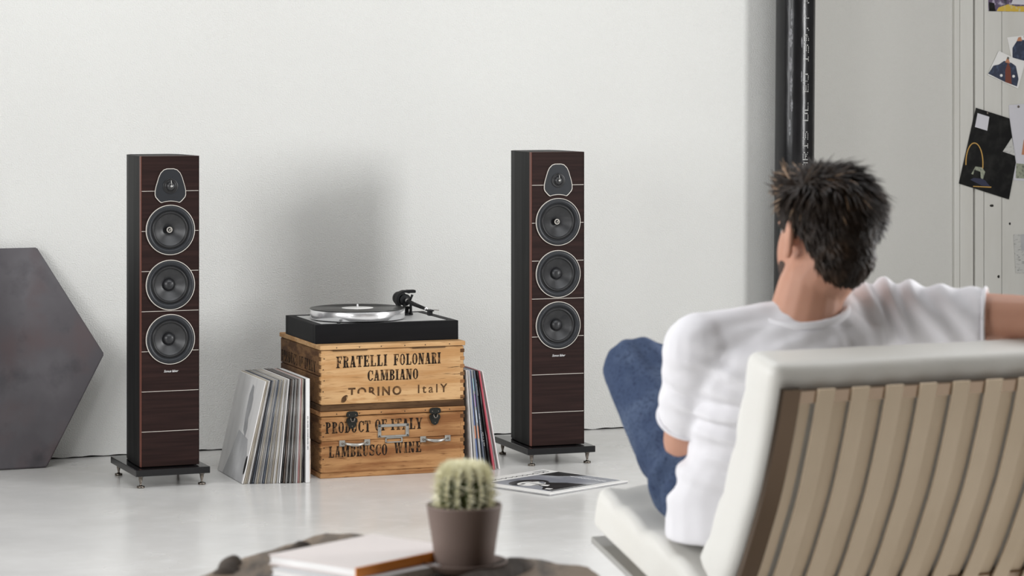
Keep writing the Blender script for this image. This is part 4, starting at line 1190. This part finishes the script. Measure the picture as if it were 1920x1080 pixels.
# jeans
b = MB()
b.loft([(Vector((0.452, 4.880, 0.40)), Rt * 0.135, Fw * 0.09), (Vector((0.452, 4.875, 0.47)), Rt * 0.150, Fw * 0.105), (Vector((0.46, 4.84, 0.53)), Rt * 0.150, Fw * 0.10)])
b.limb([hipL, hipL.lerp(kneeL, 0.45), kneeL], [0.096, 0.086, 0.066]); b.limb([kneeL, kneeL.lerp(ankL, 0.4), ankL], [0.066, 0.062, 0.050])
b.limb([hipR, hipR.lerp(kneeR, 0.45), kneeR], [0.095, 0.085, 0.066]); b.limb([kneeR, kneeR.lerp(ankR, 0.4), ankR], [0.066, 0.062, 0.052])
j_me = skin_over(b, 0.0056, 9, 'jeans')
axis = (kneeL - hipL).normalized()
def jean_fold(p):
    s = (p - hipL).dot(axis)
    w = math.exp(-((s - 0.03) / 0.08) ** 2)
    d = 0.0070 * w * math.sin(s * 120 + p.x * 60 + 3 * noise.noise(p * 8))
    w = math.exp(-(((p - kneeL - Vector((0.06, -0.03, 0.03))).length) / 0.08) ** 2)
    d += 0.0055 * w * math.sin((p.x * 0.8 + p.z * 0.6) * 190 + 2 * noise.noise(p * 9))
    return d + 0.003 * noise.noise(p * 14)
folds(j_me, jean_fold)
body_build('jeans', j_me, M['denim'])
def shoe(ank, fwd, up, name):
    fwd = fwd.normalized(); up = (up - fwd * up.dot(fwd)).normalized(); lat = fwd.cross(up)
    b = MB()
    b.loft([(ank - fwd * 0.045 - up * 0.045, lat * 0.026, up * 0.035), (ank - fwd * 0.01 - up * 0.04, lat * 0.036, up * 0.044), (ank + fwd * 0.06 - up * 0.05, lat * 0.042, up * 0.036), (ank + fwd * 0.13 - up * 0.062, lat * 0.044, up * 0.025), (ank + fwd * 0.175 - up * 0.066, lat * 0.028, up * 0.018)])
    b.limb([ank + up * 0.01, ank - up * 0.03], [0.040, 0.044])
    o = body_build(name, skin_over(b, 0.006, 6, name), M['shoe'])
shoe(ankL, Vector((0.75, 0.5, 0.1)), Vector((0.1, -0.5, 0.8)), 'shoe'); shoe(ankR, Vector((-0.4, 0.9, 0)), UP, 'shoe')

# hair: a cap of hair with several thousand short locks
b = MB()
b.ball(H(0, -0.018, 0.032), (0.0815, 0.097, 0.088), 28, 18, HM)
b.ball(H(0, -0.062, -0.028), (0.060, 0.046, 0.056), 22, 14, HM)
b.ball(H(0, 0.030, 0.074), (0.062, 0.062, 0.040), 22, 14, HM)
cap = skin_over(b, 0.006, 4, 'hair')
HI = HM.transposed()
keep_v = []
for v in cap.vertices: keep_v.append(HI @ (v.co - head_c))
hb = bmesh.new(); hb.from_mesh(cap)
hb.verts.ensure_lookup_table()
def scalp(l):
    if l.z < -0.085: return False
    if l.y > 0.050 and l.z < 0.066: return False
    if l.y > -0.030 and l.z < 0.014: return False          # clear of the ears and the face
    if l.y > 0.020 and l.z < 0.045: return False
    return True
dele = [v for v in hb.verts if not scalp(HI @ (v.co - head_c))]
bmesh.ops.delete(hb, geom=dele, context='VERTS')
cap2 = bpy.data.meshes.new('hair'); hb.to_mesh(cap2); hb.free()
pts_n = [(v.co.copy(), v.normal.copy()) for v in cap2.vertices]
hair = body_build('hair', cap2, M['hair'])
rng = random.Random(5)
def locks(count, zmin, lmin, lmax, lift, m, name, wid):
    m_ = MB()
    done = 0
    while done < count:
        co, n_ = rng.choice(pts_n)
        l = HI @ (co - head_c)
        done += 1
        if l.z < zmin or (name == 'rim_light_lock' and l.y < 0.010 and rng.random() < 0.975): continue
        top = max(0.0, min(1.0, (l.z - 0.01) / 0.08))
        ln = rng.uniform(lmin, lmax) * (0.6 + 0.7 * top)
        # swept forward over the brow, down at the back and the sides
        w1 = noise.noise_vector(l * 22); w2 = noise.noise_vector(l * 60)
        back = max(0.0, min(1.0, (0.045 - l.y) / 0.06))
        whorl = Vector((0.35, -0.25, -1.0)) * back + Vector((0.7, 0.8, 0.15)) * (1 - back)
        comb = HM @ (whorl + Vector((w1.x * 0.9, w1.y * 0.9, w1.z * 0.5)) + Vector((w2.x, w2.y, w2.z)) * 0.45)
        comb = comb - n_ * comb.dot(n_)
        if comb.length < 1e-4: continue
        comb.normalize()
        side = n_.cross(comb)
        d = (comb + n_ * (lift * (1.0 + 0.35 * top) * rng.uniform(0.5, 1.4)) + side * rng.uniform(-0.2, 0.2)).normalized()
        p = co - n_ * 0.002; vs = []
        w = wid * rng.uniform(0.6, 1.3)
        for k in range(5):
            f = k / 4
            ww = w * (1 - f ** 2.2) + 0.0002
            vs += [p - side * ww - PO, p + n_ * ww * 0.5 - PO, p + side * ww - PO]
            d = (d - n_ * (0.10 + 0.06 * top) + HM @ Vector((w1.y, w1.z, w1.x)) * 0.12).normalized()
            p = p + d * ln / 4
        m_.add(vs, [(3 * k + j, 3 * k + j + 1, 3 * k + j + 4, 3 * k + j + 3) for k in range(4) for j in (0, 1)], True)
    o = m_.build(name, m, hair); o['kind'] = 'stuff'
locks(5200, -0.09, 0.024, 0.040, 0.48, M['hair'], 'hair_lock', 0.0032)
locks(1600, 0.0, 0.030, 0.046, 0.62, M['hair'], 'hair_lock', 0.0026)
locks(1900, 0.03, 0.030, 0.046, 0.55, M['rim_light_lock'], 'rim_light_lock', 0.0016)  # lighter locks on the top and far side paint the rim light

# ------------------------------------------------------------------ rough wooden table in the foreground
M['bark'] = mat('weathered_bark', (0.050, 0.038, 0.030), 0.8, spec=0.2, var=[(16, (0.13, 0.105, 0.085), 0.45, 0.75), (6, (0.02, 0.016, 0.013), 0.5, 0.75)], bump=(26, 0.8, 0.01))
M['driftwood'] = mat('grey_brown_driftwood', (0.17, 0.122, 0.082), 0.55, spec=0.3, var=[(10, (0.05, 0.036, 0.026), 0.44, 0.60), (5, (0.27, 0.18, 0.10), 0.54, 0.68)], bump=(30, 0.6, 0.006), stretch=(2.5, 0.5, 1))
M['pot'] = mat('grey_brown_clay', (0.18, 0.132, 0.112), 0.62, spec=0.3, var=(7, (0.15, 0.110, 0.093), 0.4, 0.7))
TZ = 0.462
tbl = thing('wood_slab_table', 'low rough-hewn dark wood slab table carrying the cactus and books', 'table', (-0.18, 4.0, 0))
out = [(-0.52, 4.02), (-0.470, 4.206), (-0.44, 4.29), (-0.395, 4.385), (-0.350, 4.48), (-0.318, 4.560), (-0.27, 4.55), (-0.2, 4.47), (-0.1, 4.38), (-0.026, 4.315), (0.05, 4.285), (0.128, 4.215), (0.17, 4.02), (0.12, 3.78), (-0.1, 3.62), (-0.35, 3.68), (-0.5, 3.85)]
out = [(x * .985 + 0.18, y * .985 - 4.0) for x, y in out]
def slab_piece(pts, z0, z1, m, name, seed):
    """irregular plank-like slab with a bulging live edge"""
    dense = []
    n = len(pts)
    for i in range(n):
        a, b_ = Vector((*pts[i], 0)), Vector((*pts[(i + 1) % n], 0))
        k = max(2, int((b_ - a).length / 0.018))
        for j in range(k): dense.append(a.lerp(b_, j / k))
    c = sum(dense, Vector()) / len(dense)
    rings = []
    for f, z in ((0.0, z1), (0.80, z1), (0.95, z1 - 0.002), (1.0, z1 - 0.012), (1.0, (z0 + z1) / 2), (0.97, z0 + 0.004), (0.8, z0), (0.0, z0)):
        ring_ = []
        for p in dense:
            q = c + (p - c) * f
            k = 0.012 * f * noise.noise(Vector((p.x * 22 + seed, p.y * 22, z * 30)))
            ring_.append((q.x + k * 0.7, q.y + k, z + (0.006 * noise.noise(Vector((q.x * 14, q.y * 14, seed))) if 0 < f < 1.01 and z > z0 + .01 else 0)))
        rings.append(ring_)
    m_ = MB(); N2 = len(dense)
    vs = [p for r_ in rings for p in r_]; fs = []
    for i in range(len(rings) - 1):
        for k in range(N2):
            q = (k + 1) % N2
            fs.append((i * N2 + k, (i + 1) * N2 + k, (i + 1) * N2 + q, i * N2 + q))
    return m_.add(vs, fs, True).build(name, m, tbl)
# two halves of the split trunk, with a dark joint between them
left = [p for p in out if p[0] < 0.02] + [(0.012, -0.34), ]
left = sorted(left, key=lambda p: math.atan2(p[1], p[0] + 0.15)); 
right = [p for p in out if p[0] >= 0.0] + [(0.018, 0.40), (0.018, -0.36)]
right = sorted(right, key=lambda p: math.atan2(p[1] - 0.0, p[0] - 0.15))
left = sorted([p for p in out if p[0] < 0.0] + [(0.012, 0.42), (0.012, -0.36)], key=lambda p: math.atan2(p[1] - 0.0, p[0] + 0.15))
slab_piece(left, TZ - 0.055, TZ, M['driftwood'], 'slab_plank', 1)
slab_piece(right, TZ - 0.055, TZ, M['driftwood'], 'slab_plank', 7)
def log(p, q, r0, r1, m, name, seed):
    p, q = Vector(p), Vector(q); pts = []; rad = []
    for k in range(13):
        f = k / 12
        pts.append(p.lerp(q, f) + Vector((0.006 * noise.noise(Vector((f * 5, seed, 0))), 0, 0.006 * noise.noise(Vector((seed, f * 5, 3))))))
        e = min(1, 4 * min(f + 0.08, 1.08 - f))
        rad.append((r0 + (r1 - r0) * f) * (e ** 0.5) * (1 + 0.18 * noise.noise(Vector((f * 7, seed, 9)))))
    MB().tube(pts, rad, 14).build(name, m, tbl)
log((0.06, -0.14, TZ - 0.002), (0.205, 0.150, TZ - 0.002), 0.021, 0.022, M['bark'], 'knotted_limb', 3.3)
log((-0.262, 0.06, TZ - 0.012), (-0.258, 0.185, TZ - 0.002), 0.02, 0.014, M['bark'], 'knotted_limb', 8.1)
log((-0.19, 0.17, TZ - 0.004), (-0.15, 0.27, TZ + 0.006), 0.017, 0.015, M['bark'], 'knotted_limb', 2.2)
for k in range(4):
    a = R(45 + 90 * k)
    log((0.16 * math.cos(a) + 0.0, 0.16 * math.sin(a), TZ - 0.05), (0.22 * math.cos(a), 0.22 * math.sin(a), 0.022), 0.045, 0.035, M['bark'], 'leg', k * 2.7)

# books on the table
M['cover_pink'] = mat('pale_pink_cover', (0.72, 0.655, 0.635), 0.4, spec=0.4)
M['spine_orange'] = mat('orange_spine', (0.80, 0.27, 0.035), 0.4, spec=0.4)
M['pages'] = mat('page_edges', (0.83, 0.82, 0.81), 0.8, var=(300, (0.72, 0.71, 0.70), 0.45, 0.7), stretch=(0.05, 0.05, 1))
M['cover_grey'] = mat('pale_grey_cover', (0.62, 0.62, 0.63), 0.5)
def book(name, label, loc, rz, w, d, th, cm, sm):
    t = thing(name, label, 'book', loc, rz)
    MB().rbox(-w / 2, -d / 2, 0.0, w / 2, d / 2, 0.0022, 0.0006, 1).build('back_cover', cm, t)
    MB().rbox(-w / 2 + 0.002, -d / 2 + 0.002, 0.0024, w / 2 - 0.0015, d / 2 - 0.002, th - 0.0024, 0.0005, 1).build('pages', M['pages'], t)
    MB().rbox(-w / 2, -d / 2, th - 0.0022, w / 2, d / 2, th, 0.0006, 1).build('front_cover', cm, t)
    MB().rbox(w / 2 - 0.001, -d / 2, 0.0, w / 2 + 0.0018, d / 2, th, 0.0007, 1).build('spine', sm, t)
    return t
book('book', 'pale grey book lying under the pink book on the wood table', (-0.226, 4.046, TZ + 0.006), R(-44), 0.165, 0.225, 0.0130, M['cover_grey'], M['cover_grey'])
book('book', 'pale pink book with orange spine lying on the wood table', (-0.2265, 4.084, TZ + 0.0192), R(-39), 0.178, 0.235, 0.0155, M['cover_pink'], M['spine_orange'])

# ------------------------------------------------------------------ cactus, pot and saucer
CX, CYY = -0.073, 4.075
sa = thing('saucer', 'shallow clay saucer under the cactus pot', 'saucer', (CX, CYY, TZ + 0.0065))
MB().lathe([(0.0, 0.0), (0.050, 0.0), (0.058, 0.003), (0.0655, 0.013), (0.0668, 0.0145), (0.0640, 0.0150), (0.056, 0.006), (0.049, 0.0045), (0.0, 0.0045)], 48).build('dish', M['pot'], sa)
pt = thing('flower_pot', 'grey-brown clay flower pot holding the cactus', 'pot', (CX, CYY, TZ + 0.0115))
PZ = 0.0950
MB().lathe([(0.0, 0.0), (0.0425, 0.0), (0.0445, 0.002), (0.0495, 0.040), (0.0575, PZ - 0.003), (0.0580, PZ), (0.0555, PZ + 0.0008), (0.0530, PZ - 0.002), (0.0500, PZ - 0.012), (0.0, PZ - 0.014)], 56).build('pot_wall', M['pot'], pt)
M['soil'] = mat('dark_soil', (0.03, 0.022, 0.016), 0.95, bump=(200, 1.0, 0.004))
MB().lathe([(0.0525, PZ - 0.012), (0.040, PZ - 0.0105), (0.018, PZ - 0.0112), (0.0, PZ - 0.010)], 32).build('soil', M['soil'], pt)
M['cactus'] = mat('cactus_green', (0.045, 0.060, 0.014), 0.55, spec=0.3, var=(18, (0.07, 0.085, 0.022), 0.45, 0.75))
M['spine'] = mat('pale_yellow_spine', (0.90, 0.87, 0.66), 0.5, spec=0.3)
M['areole'] = mat('cream_areole', (0.66, 0.58, 0.36), 0.8)
ca = thing('barrel_cactus', 'round ribbed cactus with pale yellow spines growing in the clay pot', 'cactus', (CX, CYY, TZ + 0.0115 + PZ - 0.010))
RIB, CR, CH = 14, 0.0405, 0.0375
def cactus_pt(th, ph):
    rib = abs(math.cos(RIB * ph / 2)) ** 0.7
    r = CR * (0.80 + 0.20 * rib)
    st = math.sin(th) ** 0.50
    return Vector((r * st * math.cos(ph), r * st * math.sin(ph), CH * math.cos(th) * (1 - 0.10 * (1 - min(1, th / 0.5)) * 1.0) + CH * 0.72))
n, m2 = RIB * 10, 22
vs = []; fs = []
for i in range(m2 + 1):
    th = 0.02 + (PI * 0.74 - 0.02) * i / m2
    for k in range(n): vs.append(cactus_pt(th, 2 * PI * k / n))
for i in range(m2):
    for k in range(n):
        q = (k + 1) % n
        fs.append((i * n + k, (i + 1) * n + k, (i + 1) * n + q, i * n + q))
fs.append(tuple(range(n)))
MB().add(vs, fs, True).build('ribbed_stem', M['cactus'], ca)
rng = random.Random(3)
sp = MB(); ar = MB()
cen = Vector((0, 0, CH * 0.4))
for k in range(RIB):
    ph = 2 * PI * k / RIB
    for j in range(11):
        th = 0.10 + (PI * 0.68 - 0.10) * j / 10
        p = cactus_pt(th, ph)
        n_ = (p - cen).normalized()
        ar.ball(p, 0.0021, 6, 5)
        topf = max(0.0, 1 - th / 1.1)
        for _ in range(10 + int(75 * topf)):
            d = (n_ * rng.uniform(0.25, 1.1) + Vector((rng.uniform(-1, 1), rng.uniform(-1, 1), rng.uniform(-0.7, 1.0 + topf))) * 0.85).normalized()
            L_ = rng.uniform(0.011, 0.021)
            s_ = d.cross(Vector((0.3, 0.5, 0.8))).normalized(); s2 = d.cross(s_)
            w = rng.uniform(0.0006, 0.0012)
            sp.add([p + s_ * w, p - s_ * w * 0.5 + s2 * w * 0.87, p - s_ * w * 0.5 - s2 * w * 0.87, p + d * L_], [(0, 1, 3), (1, 2, 3), (2, 0, 3)])
o = sp.build('spines', M['spine'], ca); o['kind'] = 'stuff'
o = ar.build('areoles', M['areole'], ca); o['kind'] = 'stuff'

# ------------------------------------------------------------------ prints pinned to the white door
M['denim_print'] = mat('denim_blue_print', (0.020, 0.028, 0.060), 0.5, var=(60, (0.06, 0.09, 0.16), 0.5, 0.75))
M['rust_print'] = mat('rust_print', (0.16, 0.035, 0.018), 0.5)
M['skin_print'] = mat('tan_print', (0.50, 0.22, 0.12), 0.5)
M['dark_photo'] = mat('near_black_photo', (0.007, 0.007, 0.007), 0.5, spec=0.15, var=[(22, (0.024, 0.024, 0.022), 0.45, 0.75)])
M['gold_print'] = mat('gold_print', (0.52, 0.30, 0.07), 0.5)
M['cushion_print'] = mat('pale_green_print', (0.30, 0.32, 0.24), 0.5, var=(90, (0.10, 0.11, 0.09), 0.5, 0.7))
M['navy_print'] = mat('navy_print', (0.015, 0.018, 0.05), 0.5)
M['lilac_print'] = mat('lilac_white_print', (0.62, 0.61, 0.65), 0.4)
M['yellow_print'] = mat('yellow_print', (0.62, 0.42, 0.05), 0.5, var=(60, (0.55, 0.50, 0.30), 0.5, 0.7))
M['violet_print'] = mat('violet_collage_print', (0.10, 0.07, 0.13), 0.5, var=[(50, (0.45, 0.40, 0.50), 0.5, 0.62), (35, (0.02, 0.02, 0.025), 0.55, 0.65)])
M['newsprint'] = mat('newsprint', (0.55, 0.545, 0.52), 0.8, var=[(120, (0.22, 0.22, 0.21), 0.56, 0.66)], stretch=(0.4, 1, 2.2))
DOORY = REC_Y - 0.0128
def door_xz(x, y):
    """door plane position of a point of the photograph's frame"""
    k = (x - 960) / 5000.0
    c, q = math.cos(ROOM_YAW), math.sin(ROOM_YAW)
    s = (k * (ROOM_LOC.y + DOORY * c) - ROOM_LOC.x + DOORY * q) / (c - k * q)
    d = ROOM_LOC.y + s * q + DOORY * c
    return s, EYE - (y - 150) / 5000.0 * d
def pinned(name, label, corners, base, layers, pin=None, lift=0.0, cat='photo'):
    pts = [door_xz(*p) for p in corners]
    c0 = (sum(p[0] for p in pts) / len(pts), sum(p[1] for p in pts) / len(pts))
    t = thing(name, label, cat, room_pt(c0[0], DOORY - lift - 0.0006, c0[1]), ROOM_YAW, 'prints pinned to the white door')
    def loc(p): s, z = door_xz(*p); return (s - c0[0], z - c0[1])
    bo = MB().prism([(p[0] - c0[0], p[1] - c0[1]) for p in pts], -0.0006, 0.0).build('paper', base, t)
    for i, (poly, m) in enumerate(layers):
        q = [loc(p) for p in poly]
        MB().add([(x, -0.0008 - 0.00015 * i, z) for x, z in q], [tuple(range(len(q)))]).build('print', m, bo)
    if pin:
        x, z = loc(pin)
        MB().lathe([(0.0045, 0.0006), (0.0050, 0.0015), (0.0042, 0.0030), (0.0, 0.0036)], 16, 'y', (x, 0, z)).build('pin', M['gunmetal'], t)
    return t
def blob(cx, cy, rx, ry, a0=0, a1=360, n=16): return [(cx + rx * math.cos(R(a0 + (a1 - a0) * k / n)), cy - ry * math.sin(R(a0 + (a1 - a0) * k / n))) for k in range(n)][::1]
def arc_band(cx, cy, rx, ry, w, a0, a1, rot=0, n=18):
    o_ = []; i_ = []
    for k in range(n + 1):
        a = R(a0 + (a1 - a0) * k / n)
        o_.append((cx + rx * math.cos(a), cy - ry * math.sin(a))); i_.append((cx + (rx - w) * math.cos(a), cy - (ry - w) * math.sin(a)))
    return o_ + i_[::-1]
pinned('magazine_cutting', 'yellow and violet collage cutting at the top of the white door', [(1853, 21), (1960, 23), (1960, -60), (1853, -62)], M['violet_print'],
       [([(1868, 21), (1960, 23), (1960, 10), (1905, 12), (1890, 8), (1872, 14)], M['yellow_print']), ([(1854, 21), (1866, 21), (1864, 6), (1854, 4)], M['dark_photo']), ([(1895, 8), (1925, 9), (1920, -4), (1900, -4)], M['lilac_print'])])
pinned('photo_print', 'small tilted photo of a jacket, overlapping the jacket photo below it', [(1898, 117), (1945, 125), (1952, 63), (1888, 70)], M['paper_white'],
       [([(1898, 108), (1920, 114), (1945, 120), (1945, 90), (1930, 76), (1908, 74), (1898, 90)], M['denim_print']), ([(1906, 77), (1916, 77), (1914, 69), (1909, 70)], M['skin_print'])], (1921, 69))
pinned('photo_print', 'tilted white-bordered photo of a dark blue jacket pinned above the black poster', [(1851, 140), (1908, 166), (1921, 119), (1872, 95)], M['paper_white'],
       [([(1852, 138), (1868, 146), (1884, 154), (1906, 162), (1909, 148), (1904, 124), (1896, 118), (1882, 114), (1872, 121), (1862, 123)], M['denim_print']),
        ([(1884, 154), (1896, 158), (1894, 128), (1889, 116), (1884, 132)], M['rust_print']), ([(1884, 117), (1893, 119), (1890, 109), (1887, 109)], M['skin_print']),
        (blob(1876.5, 141.5, 2.6, 2.6), M['paper_white']), (blob(1899.5, 143, 2.6, 2.6), M['paper_white'])], (1889, 109), 0.0016)
pinned('poster', 'white photo sheet half hidden behind the black poster', [(1900, 338), (1945, 340), (1945, 193), (1891, 197)], M['lilac_print'],
       [([(1904, 334), (1945, 336), (1945, 310), (1905, 306)], M['cushion_print']), ([(1915, 290), (1945, 292), (1945, 255), (1919, 262)], M['skin_print'])], (1909, 200))
pinned('poster', 'black poster of a gold-framed chair with a white note, pinned to the door', [(1797, 344), (1891, 374), (1904, 305), (1892, 222), (1829, 202)], M['dark_photo'],
       [([(1827, 238), (1850, 245), (1854, 219), (1832, 212)], M['lilac_print']), (arc_band(1826, 306, 17, 39, 2.0, -20, 185), M['gold_print']),
        ([(1818, 337), (1840, 348), (1856, 350), (1846, 338), (1830, 330)], M['navy_print']), ([(1823, 350), (1857, 352), (1858, 350), (1824, 348.5)], M['gold_print']),
        ([(1820, 326), (1828, 312), (1840, 314), (1846, 322), (1842, 336), (1830, 330)], M['cushion_print']), ([(1822, 333), (1826, 318), (1837, 322), (1838, 335)], M['dark_photo']),
        ([(1879, 284), (1896, 258), (1902, 292)], M['newsprint'])], (1851, 212), 0.0022)
pinned('newspaper_cutting', 'newspaper cutting pinned low on the white door at the right edge', [(1904, 512), (1945, 512), (1945, 437), (1900, 440)], M['newsprint'],
       [([(1914, 470), (1945, 470), (1945, 438), (1913, 440)], M['print_midgrey'])], None, 0.0, 'paper')
